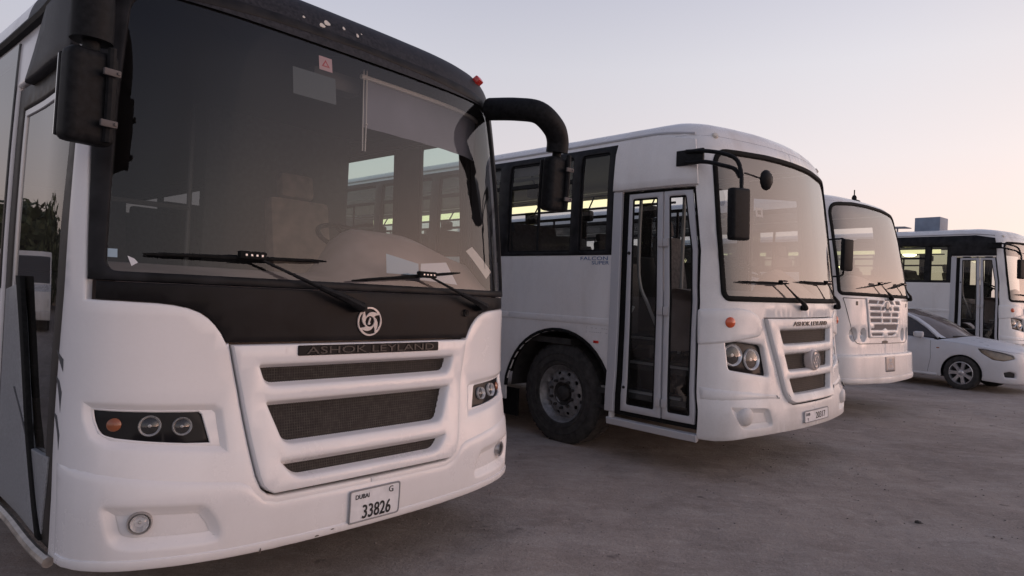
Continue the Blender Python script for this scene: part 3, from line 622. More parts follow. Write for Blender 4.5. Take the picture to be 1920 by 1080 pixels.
    p = plate(t, sk, .018, .430, .30, .152)
    letters(p, 'ink_black', text_patch(sk, '33826', .028, .398, .066, .172, off=.0165, ext=.002, bold=.012), text_patch(sk, 'DUBAI', -.062, .474, .022, .080, off=.0165, ext=.002, bold=.01), text_patch(sk, 'G', .112, .480, .030, .027, off=.0165, ext=.002))
    o = MB().lathe([(.012, -.004), (.020, -.006), (.022, .004)], 18, 'y').build('lock', 'black_plastic', t); at_frame(o, frame_at(sk, .699, 1.372, .004))
    wiper(t, sk, (-.072, 1.394), (-.64, 1.602), (-1.045, 1.582), (-.261, 1.606)); wiper(t, sk, (.836, 1.409), (.34, 1.572), (-.118, 1.520), (.631, 1.602))
    # stickers on the glass
    st = sheet('sticker', sk, rect(-.252, -.176, 2.576, 2.648), 'sticker_pink', t, off=-.0135, ring=((0, 0), (0, -.0004)), label='small pink sticker with a red triangle high on the windscreen')
    sheet('triangle', sk, [(-.238, 2.596), (-.190, 2.596), (-.214, 2.634)], 'sticker_red', st, holes=[[(-.226, 2.602), (-.202, 2.602), (-.214, 2.622)]], off=-.0128, ring=((.001, 0), (0, -.0004)))
    sheet('sticker', sk, rect(-.40, -.16, 2.412, 2.548), 'sticker_green', t, off=-.0140, ring=((0, 0), (0, -.0004)), label='dull green film patch under the pink sticker')
    sheet('sticker', sk, rect(-1.172, -1.136, 1.566, 1.60), 'paper_blue', t, off=-.009, ring=((0, 0), (0, -.0004)))
    sheet('sticker', sk, [(-1.10, 1.575), (-1.075, 1.565), (-1.062, 1.55), (-1.085, 1.535), (-1.092, 1.553)], 'paper_white', t, off=-.009, ring=((0, 0), (0, -.0004)))
    sheet('sticker', sk, [(.735, 1.742), (.795, 1.772), (1.005, 1.632), (.935, 1.585)], 'cream', t, off=-.014, ring=((0, 0), (0, -.0004)), label='slanted pale toll tag in the lower windscreen corner')
    for dz in (.0,): sheet('decal', sk, [(-1.439, 1.182), (-1.401, 1.164), (-1.364, 1.150), (-1.364, 1.100), (-1.40, 1.135)], 'decal_grey', t, off=.001, ring=((0, 0), (0, -.0006)))
    sheet('decal', sk, [(-1.432, 1.078), (-1.395, 1.06), (-1.367, 1.018), (-1.378, .937), (-1.395, 1.0)], 'decal_grey', t, off=.001, ring=((0, 0), (0, -.0006)))
    sheet('decal', sk, [(-1.440, .93), (-1.41, .92), (-1.382, .85), (-1.392, .79), (-1.405, .85)], 'decal_grey', t, off=.001, ring=((0, 0), (0, -.0006)))
    # folding door on the kerb side
    DO = [(-2.45, .355), (-1.490, .355), (-1.338, 2.06), (-1.335, 2.42), (-2.45, 2.42)]
    dg = [(-2.345, .43), (-1.600, .43), (-1.565, .85), (-1.500, 1.70), (-1.452, 2.03), (-1.440, 2.30), (-2.335, 2.30)]
    d = sheet('door', sk, DO, 'brown_rubber', t, holes=[dg], off=-.012, res=.1, ring=((.012, 0), (.004, -.004), (0, -.012), (0, -.03)))
    dgi = [tuple(v) for v in inset(ccw(dg), .026)]
    tr = sheet('door_trim', sk, [(-2.342, .90), (-2.312, .90), (-2.305, 2.262), (-1.446, 2.262), (-1.443, 2.296), (-2.335, 2.296)], 'aluminium', d, off=-.018, res=.12, ring=((.003, 0), (0, -.003), (0, -.010)))
    sheet('door_glass', sk, [tuple(v) for v in inset(ccw(dg), .015)], 'door_glass', d, off=-.026, res=.2, ring=((0, 0), (0, -.001)))
    m_ = None
    sheet('lower_panel', sk, [(-2.395, .372), (-1.655, .372), (-1.90, .79), (-2.19, 1.43), (-2.395, 1.40)], 'door_panel', d, off=-.006, res=.12)
    sheet('lower_panel', sk, [(-1.600, .40), (-1.520, .735), (-1.790, .720)], 'door_panel', d, off=-.006, res=.12)
    sheet('slanted_trim', sk, [(-1.650, .375), (-1.598, .375), (-2.105, 1.47), (-2.185, 1.47)], 'rubber', d, off=.002, res=.15); sheet('decal', sk, [(-2.14, .94), (-2.12, .945), (-1.83, .76), (-1.86, .755)], 'decal_grey', d, off=-.004, ring=((0, 0), (0, -.0006)))
    hd = sheet('door_header', sk, [(-2.20, 2.40), (-1.36, 2.40), (-1.31, 2.72), (-1.86, 2.72)], 'cap_black', t, off=.030, res=.1, ring=((.012, 0), (.004, -.004), (0, -.012), (0, -.05)))
    for s in (-1, 1):
        for a, b in ((1.45, 3.06), (4.38, 8.69)): MB().tube(strip_tube(sk, s*a, s*b, .335, .02, .012), .022, 8).build('sill_rail', 'sill_metal', t)
    # side glazing
    yb = [(4.12, 5.5), (5.62, 7.0), (7.12, 8.5), (8.62, 10.0)]
    side_bays(t, sk, -1, yb, 1.47, 2.62, [(4.02, 1.47), (U-.9, 1.47), (U-.9, 2.62), (4.02, 2.62)], 'dark_glass', split=2.25)
    sheet('side_glass', sk, rect(-4.0, -2.47, 1.40, 2.66), 'dark_glass', t, off=.010, res=.2, ring=((.004, 0), (0, -.004), (0, -.012)))
    side_bays(t, sk, 1, [(1.67, 2.16), (2.46, 3.42), (3.55, 4.8), (4.92, 6.2), (6.32, 7.6), (7.72, 9.0), (9.12, 10.3)], 1.47, 2.62, [(1.58, 1.47), (U-.9, 1.47), (U-.9, 2.62), (1.58, 2.62)], 'green_glass', rear=('dark_glass', 2))
    # mirrors on thick curved arms
    for s, dz in ((-1, -.03), (1, .035)):
        ey, ex = (-.10, 1.335) if s > 0 else (.085, 1.262)
        pts = spline([(s*1.17, .46, 2.74), (s*1.245, .32, 2.735), (s*1.275, .19, 2.70), (s*1.268, .11, 2.61), (s*ex, ey, 2.50), (s*ex, ey, 2.395+dz)] if s < 0 else [(1.06, .26, 2.70), (1.09, .05, 2.675), (1.16, -.08, 2.65), (1.265, -.12, 2.575), (1.325, -.11, 2.47+dz), (1.335, -.10, 2.395+dz)], 7)
        a = MB().tube(pts, .072, 18).build('mirror_arm', 'black_plastic', t)
        MB().tube([(s*ex, ey, 2.41+dz), (s*ex, ey, 2.20+dz)], .030, 10).build('stem', 'black_plastic', a)
        hs_ = MB().box((.175, .105, .350), bev=.035, seg=3).box((.17, .02, .31), (0, .054, 0), bev=.006).build('mirror_housing', 'black_plastic', a, (s*ex, ey, 2.185+dz), (R(2), 0, R(-8)*s))
        MB().box((.165, .004, .30), (0, .068, 0)).build('mirror_glass', 'chrome', hs_)
        for z in (.095, -.095): MB().box((.060, .014, .026), (.040, -.084, z), bev=.004).box((.010, .012, .010), (.060, -.091, z)).build('clamp', 'clamp_grey', hs_)
        MB().tube([(.045, -.06, .19), (.045, -.066, .0), (.05, -.056, -.16)], .016, 8).build('bracket', 'black_plastic', hs_)
    # inside: floor, dashboard, seats, blind
    shell_details(t, sk, .97, 1.55, 1.245)
    MB().box((1.5, 1.2, .06), (.42, .98, .94)).build('driver_platform', 'floor_dark', t)
    xs = np.linspace(-1.10, 1.12, 30)
    def top_z(x): a = np.clip((x+.06)/.26, 0, 1); b = np.clip((x-.50)/.62, 0, 1); return 1.555+.275*a*a*(3-2*a)*(1-.42*b*b*(3-2*b))
    V = []; F = []
    for x in xs:
        yf = float(np.interp(abs(x), sk.c[:84, 0], sk.c[:84, 1]))+.09; tz = float(top_z(x)); hump = (tz-1.555)
        for y, z in ((yf, 1.0), (yf, 1.45), (yf+.02, 1.492), (yf+.12, 1.52+hump*.25), (yf+.26, 1.54+hump*.85), (yf+.40, tz), (yf+.50, tz-.02), (yf+.56, tz-.12), (yf+.58, 1.25), (yf+.50, .97)): V.append((x, y, z))
    for i in range(29):
        for k in range(9): F.append((i*10+k, i*10+k+1, (i+1)*10+k+1, (i+1)*10+k))
    link('dashboard', MB().add(V, F).mesh('dashboard', 'dash_beige'), t)
    steering(t, .55, .98, 1.80); driver_seat(t, .64, 1.55, .97, 'seat_cover'); seats(t, 2.55, 9, .97)
    MB().tube([(-.05, 2.15, 1.0), (-.05, 2.15, 2.75)], .018, 8).tube([(-.05, 2.15, 2.0), (-1.1, 2.15, 2.0)], .018, 8).build('handrail', 'rail_dark', t)
    MB().box((1.20, .03, 1.78), (.62, 2.08, 1.86), bev=.01).build('partition', 'seat_fabric', t)
    bl_ = MB(); V = []; n = 14
    for i in range(n+1):
        x = .13+.98*i/n; y = float(np.interp(x, sk.c[:84, 0], sk.c[:84, 1]))
        V += [(x, y+.325, 2.655), (x, y+.325+.004*math.sin(i*2), 2.385)]
    bl_.add(V, [(2*i, 2*i+2, 2*i+3, 2*i+1) for i in range(n)]); b = bl_.build('sun_blind', 'blind_grey', t)
    P = [(.10+1.03*i/n, float(np.interp(.10+1.03*i/n, sk.c[:84, 0], sk.c[:84, 1]))+.322, 2.660) for i in range(n+1)]
    MB().tube(P, .014, 8).build('roller', 'cream', b)
    MB().tube([(.115, .32, 2.70), (.118, .31, 2.40), (.125, .31, 2.25)], .004, 5).tube([(.135, .32, 2.70), (.140, .31, 2.40), (.142, .31, 2.25)], .004, 5).lathe([(.001, -.01), (.01, 0), (.001, .01)], 8, 'z', (.14, .31, 2.40)).build('blind_cord', 'cream', b)
    MB().box((.30, .12, .10), (.0, .45, 2.62), bev=.02).build('cabin_fan', 'dash_grey', t)
    for s in (-1, 1):
        for u in (uw1, uw2): y = skpt(sk, u, .5).y; wheel(t, s*1.205, y, .51, s)
    return t, sk
near_bus, near_skin = build_near_bus()

# papers lying along the near bus's dashboard, behind the glass
def papers():
    for pts, mat, lab in (([(.172, 1.585), (.40, 1.585), (.40, 1.650), (.172, 1.690)], 'paper_blue', 'pale blue sheet standing on the dashboard of the nearest bus'), ([(.41, 1.560), (.715, 1.545), (.62, 1.672), (.42, 1.652)], 'paper_white', 'white sheet on the dashboard of the nearest bus, beside the blue one')):
        V, F = patch(near_skin, pts, [], -.075, .06, ((0, 0), (0, -.001))); V = np.array(V); mw = Matrix.LocRotScale(near_bus.location, near_bus.rotation_euler, None); c = V.mean(0)
        o = link('paper', mk('paper', V-c, F, mat)); o.matrix_world = mw @ Matrix.Translation(c); tag(o, lab, 'paper', 'papers on the dashboard')
papers()

# ------------------------------------------------------------------ the second and the fourth bus: white, glazed two-leaf door
def build_coach(label, loc, rot, scale=1., dark_header=False, plate_text=True, crate=False):
    sk = Skin([(0, -.05), (.4, -.033), (.7, .012), (.95, .065), (1.12, .125), (1.22, .205), (1.28, .32), (1.30, .48), (1.305, .7), (1.305, 1.2), (1.305, 10.2), (1.27, 10.4), (1.05, 10.55), (0, 10.6)],
        [(.26, -.09, .985), (.32, -.11, 1.01), (.42, -.12, 1.02), (.62, -.11, 1.02), (.72, -.07, 1.01), (1.0, -.04, 1.005), (1.3, -.01, 1), (1.5, .0, 1), (1.6, .015, 1), (2.0, .07, 1), (2.5, .14, .996), (2.7, .17, .992), (2.84, .195, .985), (2.92, .22, .97), (3.0, .265, .94), (3.06, .33, .90), (3.11, .43, .83), (3.15, .65, .70)])
    U = sk.U; P_ = 'white_paint_far'
    t = thing('parked_bus', label, 'bus', loc, rot, 'buses parked side by side', scale)
    UD = -2.262                                                  # rear jamb of the door
    arch = lambda uc: [(uc-.70, .37), (uc-.70, .52)]+[(uc+.69*math.cos(a), .52+.635*math.sin(a)) for a in np.linspace(math.pi-.1, .1, 17)]+[(uc+.70, .52), (uc+.70, .37)]
    uw1, uw2 = -2.955, -8.6
    GW = fillet([(-1.165, 1.560), (0, 1.560), (1.165, 1.560), (1.160, 2.2), (1.145, 2.80), (.5, 2.822), (0, 2.826), (-.5, 2.822), (-1.145, 2.80), (-1.160, 2.2)], [.05, 0, .05, 0, .13, 0, 0, 0, .13, 0])
    gpH = [(-.40, .640), (-.462, .660), (-.500, .740), (-.60, 1.05), (-.715, 1.385)]
    doorhole = [(UD+.02, .40), (-1.440, .40), (-1.415, .9), (-1.372, 1.65), (-1.342, 1.95), (-1.352, 2.50), (UD+.02, 2.50)]
    lampP = fillet([(-1.178, 1.207), (-.748, 1.160), (-.695, .886), (-1.160, .953)], [.03, .04, .03, .03])
    lampR_ = ((.016, 0), (.006, -.003), (0, -.010), (-.004, -.04))
    fogP = fillet([(-1.172, .650), (-.762, .622), (-.700, .475), (-1.085, .475)], [.02, .03, .06, .06])
    fogR_ = ((.012, 0), (.005, -.002), (0, -.008), (-.014, -.022), (-.034, -.030))
    half = [(-U, .37)]+arch(uw2)+[(-3.655, .37)][:0]+arch(uw1)[:-2]+[(UD-.004, .50), (UD-.004, .37), (-1.43, .372), (-1.30, .372), (-1.0, .40), (-.6, .41), (0, .412)]
    gap = inset(ccw(sym(gpH)), -.008)
    def side(s):
        b = half+[(0, .66-.03)][:0]
        # half shell cut along the centre line, windscreen and grille left open
        cutu = [(0, .412), (0, .628)]+[(-.408, .630), (-.470, .652), (-.509, .738), (-.609, 1.05), (-.725, 1.394), (0, 1.394)]+[(0, 1.552)]+[(-1.12, 1.552), (-1.173, 1.60), (-1.168, 2.2), (-1.153, 2.70), (-1.12, 2.79), (-1.05, 2.818), (-.5, 2.830), (0, 2.834), (0, 2.95), (-U, 2.95)]
        pts = half[:-1]+cutu; S = (lambda p: p) if s < 0 else mir
        wh = [(-2.36, 1.95), (-2.36, 2.90), (-(U-.9), 2.90), (-(U-.9), 1.95)]
        hol = [(S(lampP), lampR_), (S(fogP), fogR_), (S(wh), EDGE)]
        if s < 0: hol.append((doorhole, ((.003, 0), (0, -.003), (0, -.06))))
        else: hol.append((S([(-1.62, 1.60), (-1.62, 2.70), (-2.28, 2.78), (-2.28, 1.60)]), EDGE))
        o = [pts[0]]
        for q in pts[1:]:
            if math.hypot(q[0]-o[-1][0], q[1]-o[-1][1]) > 1e-4: o.append(q)
        return sheet('body', sk, S(o), P_, t, holes=hol, res=.08, grid=(.08, .09), ring=((.003, 0), (0, -.002), (0, -.02)))
    bl, br = side(-1), side(1)
    V, F = roof_mesh(sk, 2.95, 3.15, -U, U, .12, 10); link('roof', weld(MB().add(V, F).mesh('roof', P_)), t)
    zg = lambda u: np.interp(-np.abs(u), [-U, -4.1, -2.3, -1.8, -1.32], [3.0, 3.0, 3.004, 3.004, 2.962])
    for s in (-1, 1): MB().tube(strip_tube(sk, s*1.32, s*(U-.6), 0, .01, .008, zf=zg, n=60), .011, 6).build('gutter', 'white_door', t)
    # crease lines and raised brow on the front corner
    for s in (-1, 1):
        S = (lambda p: p) if s < 0 else mir
        sheet('brow_panel', sk, S(fillet([(-1.405, 1.15), (-.79, 1.23), (-.738, 1.30), (-.79, 1.40), (-.90, 1.456), (-1.02, 1.472), (-1.40, 1.455)], .03)), P_, br, off=.012, res=.06, ring=((.020, 0), (.007, -.004), (0, -.014)))
        sheet('bumper_lip', sk, S([(-1.40, .70), (-1.40, .81), (-1.0, .775), (-.60, .733), (-.55, .69), (-1.0, .70)]), P_, br, off=.010, res=.06, ring=((.03, 0), (.01, -.004), (0, -.014)))
        sheet('fog_recess', sk, [tuple(v) for v in inset(ccw(S(fogP)), .016)], P_, br, off=-.032, res=.06)
        o = MB().lathe([(.001, -.035), (.055, -.03), (.075, -.01), (.085, .02)], 20, 'y').build('fog_boss', P_, br); at_frame(o, frame_at(sk, s*1.02, .572, -.018))
        h = sheet('headlight', sk, [tuple(v) for v in inset(ccw(S(lampP)), .002)], 'lamp_black', t, off=-.042, res=.06)
        for u, z in ((-1.085, 1.078), (-.865, 1.038)): spot(h, frame_at(sk, -s*u*1., z, -.030) if s > 0 else frame_at(sk, u, z, -.030), .092, depth=.06)
        o = MB().lathe([(.001, -.018), (.030, -.015), (.044, -.004), (.046, .006)], 24, 'y').build('indicator', 'orange_lens', t); at_frame(o, frame_at(sk, s*1.134, 1.350, .006 if False else .014))
        o = MB().lathe([(.001, -.014), (.022, -.012), (.030, .0), (.031, .006)], 18, 'y').build('marker_lamp', 'cream', t); at_frame(o, frame_at(sk, s*1.12, 2.955, .002))
    # grille
    sl = ((.016, 0), (.006, -.003), (0, -.010), (-.006, -.026), (-.012, -.045))
    def op(ht, hb, zt, zb): return fillet([(-hb, zb), (hb, zb), (ht, zt), (-ht, zt)], [.03, .03, .02, .02])
    ops = [op(.545, .500, 1.290, 1.152), op(.495, .446, 1.078, .922), op(.442, .388, .860, .714)]
    gp = sheet('grille_panel', sk, sym(gpH), P_, t, holes=[(o_, sl) for o_ in ops], off=.034, res=.06, grid=(.07, .05), ring=((.014, 0), (.005, -.003), (0, -.012), (0, -.07)))
    for o_ in ops:
        oi = inset(ccw(o_), -.008); lo, hi = oi.min(0), oi.max(0); me = MB()
        for x in np.arange(lo[0], hi[0], .016):
            pz = [z for z in np.linspace(lo[1], hi[1], 20) if inpoly(np.array([(x, z)]), oi)[0]]
            if len(pz) > 1: me.add(sk.P(np.array([x-.003, x+.003, x+.003, x-.003]), np.array([pz[0], pz[0], pz[-1], pz[-1]]), -.010), [(0, 1, 2, 3)])
        for z in np.arange(lo[1], hi[1], .016):
            px = [x for x in np.linspace(lo[0], hi[0], 50) if inpoly(np.array([(x, z)]), oi)[0]]
            if len(px) > 1:
                q = np.linspace(px[0], px[-1], 11); a = sk.P(q, np.full(11, z-.0026), -.0115); b = sk.P(q, np.full(11, z+.0026), -.0115); me.add(np.concatenate([a, b]), [(i, i+1, 12+i, 11+i) for i in range(10)])
        tag(link('grille_mesh', me.mesh('grille_mesh', 'mesh_wire', fix=False), t), kind='stuff')
    sheet('radiator', sk, [(-.56, .62), (.56, .62), (.72, 1.36), (-.72, 1.36)], 'radiator', t, off=-.075, res=.12)
    letters(gp, 'letter_dark', text_patch(sk, 'ASHOK LEYLAND', .03, 1.338, .040, .74, off=.0345, ext=.006, bold=.01, shear=.1))
    ew = MB().lathe([(.001, -.03), (.085, -.028), (.096, -.018), (.098, .05)], 30, 'y'); e_ = ew.build('emblem', 'emblem_white', gp); at_frame(e_, frame_at(sk, .018, 1.002, .03))
    fl = Flat((0, -.031, 0), (1, 0, 0), (0, 0, 1)); V, F = emblem_verts(fl, 0, 0, .082, .003); link('swirl', mk('swirl', V, F, 'ink_grey'), e_)
    if plate_text:
        p = plate(t, sk, .0, .508, .50, .098)
        letters(p, 'ink_black', text_patch(sk, '20317', .07, .506, .056, .205, off=.0165, ext=.002), text_patch(sk, 'DXB', -.19, .528, .024, .075, off=.0165, ext=.002), text_patch(sk, 'Y', -.19, .482, .026, .022, off=.0165, ext=.002))
    o = MB().lathe([(.001, -.008), (.026, -.006), (.030, .004)], 16, 'y').build('tow_eye', 'ink_black', t); at_frame(o, frame_at(sk, 1.02, .68, .022))
    # windscreen with its rubber seal
    GWo = [tuple(v) for v in inset(ccw(GW), -.034)]
    sheet('windscreen_seal', sk, GWo, 'rubber', t, holes=[[tuple(v) for v in inset(ccw(GW), .012)]], off=.014, res=.07, ring=((.008, 0), (.002, -.004), (0, -.010), (0, -.030)))
    sheet('windscreen', sk, GW, 'windscreen_dusty', t, off=-.006, res=.08, ring=((0, 0), (0, -.001)))
    sheet('sticker', sk, rect(-.70, -.60, 2.28, 2.36), 'paper_white', t, holes=[rect(-.675, -.625, 2.30, 2.34)], off=-.0085, ring=((0, 0), (0, -.0004))); sheet('sticker', sk, rect(.80, .88, 1.60, 1.70), 'cream', t, off=-.0085, ring=((0, 0), (0, -.0004)))  # first patch is a painted reflection of a pale rectangle, no real sticker
    wiper(t, sk, (-.121, 1.482), (-.50, 1.700), (-1.043, 1.692), (-.347, 1.695)); wiper(t, sk, (.93, 1.49), (.45, 1.725), (-.16, 1.722), (.80, 1.719))
    # door: jamb, two glazed leaves, threshold, header panel
    dr = sheet('door_frame', sk, [(UD-.05, .46), (UD+.05, .46), (UD+.05, 2.50), (UD-.05, 2.50)], 'white_door', t, off=.012, res=.2, ring=((.006, 0), (0, -.006), (0, -.03)))
    sheet('door_seal', sk, [(UD+.04, .44), (-1.445, .44), (-1.42, .9), (-1.378, 1.65), (-1.348, 1.95), (-1.356, 2.49), (UD+.04, 2.49)], 'rubber', t, holes=[[(UD+.115, .485), (-1.462, .485), (-1.437, .9), (-1.396, 1.65), (-1.367, 1.95), (-1.376, 2.475), (UD+.115, 2.475)]], off=-.030, res=.12, ring=((.003, 0), (0, -.003), (0, -.04)))
    l1 = [(UD+.118, .482), (-1.752, .482), (-1.740, 2.0), (-1.730, 2.470), (UD+.118, 2.470)]
    g1 = fillet([(UD+.178, .545), (-1.812, .545), (-1.797, 2.425), (UD+.160, 2.425)], .02)
    l2 = [(-1.736, .482), (-1.466, .482), (-1.441, .9), (-1.400, 1.65), (-1.371, 1.95), (-1.380, 2.470), (-1.714, 2.470), (-1.724, 2.0)]
    g2 = fillet([(-1.690, .545), (-1.503, .545), (-1.482, .9), (-1.442, 1.65), (-1.420, 1.95), (-1.455, 2.425), (-1.655, 2.425)], [.02, .02, 0, 0, 0, .02, .02])
    for l, g in ((l1, g1), (l2, g2)):
        lf = sheet('door_leaf', sk, l, 'white_door', t, holes=[g], off=-.010, res=.15, ring=((.006, 0), (.002, -.003), (0, -.006), (0, -.035)))
        gi = [tuple(v) for v in inset(ccw(g), .016)]
        sheet('glazing_rubber', sk, g, 'rubber', lf, holes=[gi], off=-.016, res=.2, ring=((.002, 0), (0, -.002), (0, -.01)))
        sheet('glass', sk, g, 'side_glass', lf, off=-.026, res=.25, ring=((0, 0), (0, -.001)))
        uc = -1.765 if l is l1 else -1.705
        for z in (.62, 1.42, 2.02):
            o = MB().box((.05, .02, .075), bev=.005).build('hinge', 'white_door', lf); at_frame(o, frame_at(sk, uc+.012*(z-1), z, -.002))
    o = MB().lathe([(.001, -.012), (.014, -.01), (.016, .0)], 14, 'y').build('door_lock', 'ink_black', t); at_frame(o, frame_at(sk, UD+.145, 1.93, -.008)); o = MB().lathe([(.001, -.012), (.012, -.01), (.014, .0)], 14, 'y').build('door_lock', 'ink_black', t); at_frame(o, frame_at(sk, UD+.145, .70, -.008))
    sheet('threshold', sk, [(UD-.02, .345), (-1.432, .345), (-1.432, .405), (UD-.02, .405)], 'white_door', t, off=.022, res=.2, ring=((.006, 0), (0, -.006), (0, -.05)))
    sheet('door_header', sk, [(-2.312, 2.508), (-1.325, 2.508), (-1.318, 2.90), (-1.80, 2.972), (-2.300, 2.962)] if not dark_header else [(-4.4, 2.74), (-2.33, 2.74), (-2.31, 2.52), (-1.345, 2.52), (-1.338, 2.90), (-1.80, 2.965), (-4.4, 2.965)], 'black_paint' if dark_header else P_, t, off=.030, res=.12, ring=((.008, 0), (.002, -.004), (0, -.010), (0, -.04)))
    # steps behind the door
    st = MB()
    for i, (y, z) in enumerate(((.72, .62), (.72, .86), (.72, 1.08))): st.box((.32+.0*i, 1.15, .05), (-1.08+.24*i, 1.0, z))
    st.build('entrance_step', 'floor_dark', t); MB().box((1.0, 1.2, .03), (-.76, 1.0, .47)).build('stairwell', 'chassis_dark', t)
    for i, (x, z) in enumerate(((-1.20, .62), (-.96, .86), (-.72, 1.08))): MB().box((.035, 1.0, .03), (x, 1.0, z+.03)).build('step_nosing', 'handrail', t)
    MB().tube(spline([(-1.12, 1.05, 2.55), (-1.12, 1.05, 1.75), (-1.05, .98, 1.45), (-.9, .92, 1.15)], 6), .016, 8).build('handrail', 'handrail', t)
    MB().tube([(-.98, 1.48, .98), (-.60, 1.48, 1.42)], .016, 8).tube([(-.98, 1.48, .98), (-.98, 1.48, .5)], .016, 8).build('handrail', 'handrail', t)
    MB().tube([(-.55, .95, .98), (-.55, .95, 2.95)], .018, 8).build('handrail', 'handrail', t)
    # side glazing and lower side
    e = [3.79+.96*0]
    bays = [(2.385, 2.735), (2.835, 3.735), (3.885, 4.95), (5.10, 6.15), (6.30, 7.35), (7.50, 8.55), (8.70, 9.75), (9.90, 10.8)]
    band = [(2.315, 1.915), (U-.85, 1.915), (U-.85, 2.955), (2.298, 2.955)]
    sg, sp_ = ('far_glass', 2.47) if dark_header else ('side_glass', 2.655)
    side_bays(t, sk, -1, bays, 1.90, 2.945, band, sg, split=sp_); side_bays(t, sk, 1, bays, 1.90, 2.945, band, sg, split=sp_)
    w_ = sheet('window', sk, [(1.60, 1.58), (2.30, 1.58), (2.30, 2.80), (1.60, 2.72)], 'black_plastic', t, holes=[[(1.65, 1.63), (2.25, 1.63), (2.25, 2.74), (1.65, 2.67)]], off=.004, res=.2, ring=((.003, 0), (0, -.003), (0, -.02))); sheet('pane', sk, [(1.64, 1.62), (2.26, 1.62), (2.26, 2.75), (1.64, 2.68)], 'side_glass', w_, off=-.008, res=.3, ring=((0, 0), (0, -.001)))
    for s in (-1, 1):
        S = (lambda p: p) if s < 0 else mir
        for a, b in (((-(U-.9)), uw2-.72), (uw2+.72, uw1-.72)): sheet('side_moulding', sk, S(rect(a, b, 1.245, 1.315)), P_, t, off=.007, res=.3, grid=(.3, .03), ring=((.010, 0), (.003, -.003), (0, -.009)))
        sheet('side_moulding', sk, S(rect(uw1-.72, UD-.03, 1.245, 1.315)), P_, t, off=.007, res=.2, grid=(.3, .03), ring=((.010, 0), (.003, -.003), (0, -.009)))
        for u in (uw1, uw2):
            oo = [(u+.72*math.cos(a), .52+.665*math.sin(a)) for a in np.linspace(math.pi, .06, 22)]; ii = [(u+.69*math.cos(a), .52+.635*math.sin(a)) for a in np.linspace(math.pi, .06, 22)]
            if u == uw1: oo = [(min(x, UD-.012), z) for x, z in oo]; ii = [(min(x, UD-.035), z) for x, z in ii]
            sheet('arch_trim', sk, S(oo+ii[::-1]), 'rubber', t, off=.010, res=.1, ring=((.004, 0), (0, -.004), (0, -.03)))
            y = skpt(sk, -u if s > 0 else u, .52).y
            wheel(t, s*1.255, y, .515, s, .515)
            V = []; n = 18; V2 = []
            for k in range(n):
                a = math.pi*k/(n-1); V += [(s*1.29, y+.69*math.cos(a), .52+.635*math.sin(a)), (s*.80, y+.69*math.cos(a), .52+.635*math.sin(a))]
            link('wheel_well', MB().add(V, [(2*k, 2*k+1, 2*k+3, 2*k+2) for k in range(n-1)]).mesh('wheel_well', 'chassis_dark'), t)
            MB().box((.02, .40, .30), (s*1.20, y+.86, .32)).build('mud_flap', 'rubber', t)
    sheet('side_marker', sk, rect(-2.49, -2.43, 1.073, 1.097), 'red_lens', t, off=.010, ring=((.003, 0), (0, -.003), (0, -.012)))
    if plate_text:
        letters(t, 'ink_blue', text_patch(sk, 'FALCON', -2.525, 1.884, .034, .335, off=.0015, ext=.001, squash=1.2), text_patch(sk, 'SUPER', -2.445, 1.842, .034, .21, off=.0015, ext=.001))
        letters(t, 'ink_grey', text_patch(sk, ':  - -  ---', -2.46, 1.215, .016, .26, off=.0015, ext=.001), text_patch(sk, ': ------  -', -2.46, 1.175, .014, .26, off=.0015, ext=.001), kind='stuff')
    # mirrors: two bent tubes from a plate over the door, long mirror and a round one
    for s in (-1,):
        pl = MB().box((.025, .26, .13), bev=.006).build('mirror_bracket', 'black_plastic', t, (s*1.318, .42, 2.735) if s < 0 else (s*1.305, .42, 2.70))
        tb = [[(s*1.335, .45, 2.785), (s*1.340, .26, 2.765), (s*1.31, .10, 2.725), (s*1.27, .02, 2.675), (s*1.285, -.03, 2.57), (s*1.335, -.065, 2.45), (s*1.36, -.075, 2.26)], [(s*1.335, .45, 2.69), (s*1.340, .26, 2.675), (s*1.315, .12, 2.635), (s*1.275, .03, 2.60), (s*1.285, -.02, 2.53)]]
        for q in tb:
            a = MB().tube(spline(q, 6), .017, 8).build('mirror_arm', 'black_plastic', pl); a.matrix_parent_inverse = Matrix.Translation(-Vector(pl.location))
        hs_ = MB().box((.20, .075, .41), bev=.03, seg=3).build('mirror_housing', 'black_plastic', pl); hs_.matrix_parent_inverse = Matrix.Translation(-Vector(pl.location)); hs_.location = (s*1.40, -.085, 2.215); hs_.rotation_euler = (0, R(2)*s, R(14)*s)
        r_ = MB().lathe([(.001, -.045), (.05, -.038), (.078, -.018), (.086, .0), (.080, .012), (.001, .012)], 24, 'y').tube([(s*-0.0-.02*s, .0, -.0), (s*.30, .03, .02)], .007, 6).build('round_mirror', 'black_plastic', pl); r_.matrix_parent_inverse = Matrix.Translation(-Vector(pl.location)); r_.location = (s*1.0, -.10, 2.535)
    # inside
    shell_details(t, sk, 1.08, 1.65, 1.30); MB().box((1.5, 1.25, .05), (.50, 1.0, 1.05)).build('driver_platform', 'floor_dark', t)
    V = []; F = []; xs = np.linspace(-1.14, 1.14, 26)
    for x in xs:
        yf = float(np.interp(abs(x), sk.c[:84, 0], sk.c[:84, 1]))+.10; hump = .24*math.exp(-((x-.55)/.34)**4)
        for y, z in ((yf, 1.0), (yf, 1.50), (yf+.03, 1.56), (yf+.20, 1.60+hump*.5), (yf+.40, 1.62+hump), (yf+.52, 1.58+hump), (yf+.56, 1.3), (yf+.5, 1.05)): V.append((x, y, z))
    for i in range(25):
        for k in range(7): F.append((i*8+k, i*8+k+1, (i+1)*8+k+1, (i+1)*8+k))
    link('dashboard', MB().add(V, F).mesh('dashboard', 'dash_beige'), t)
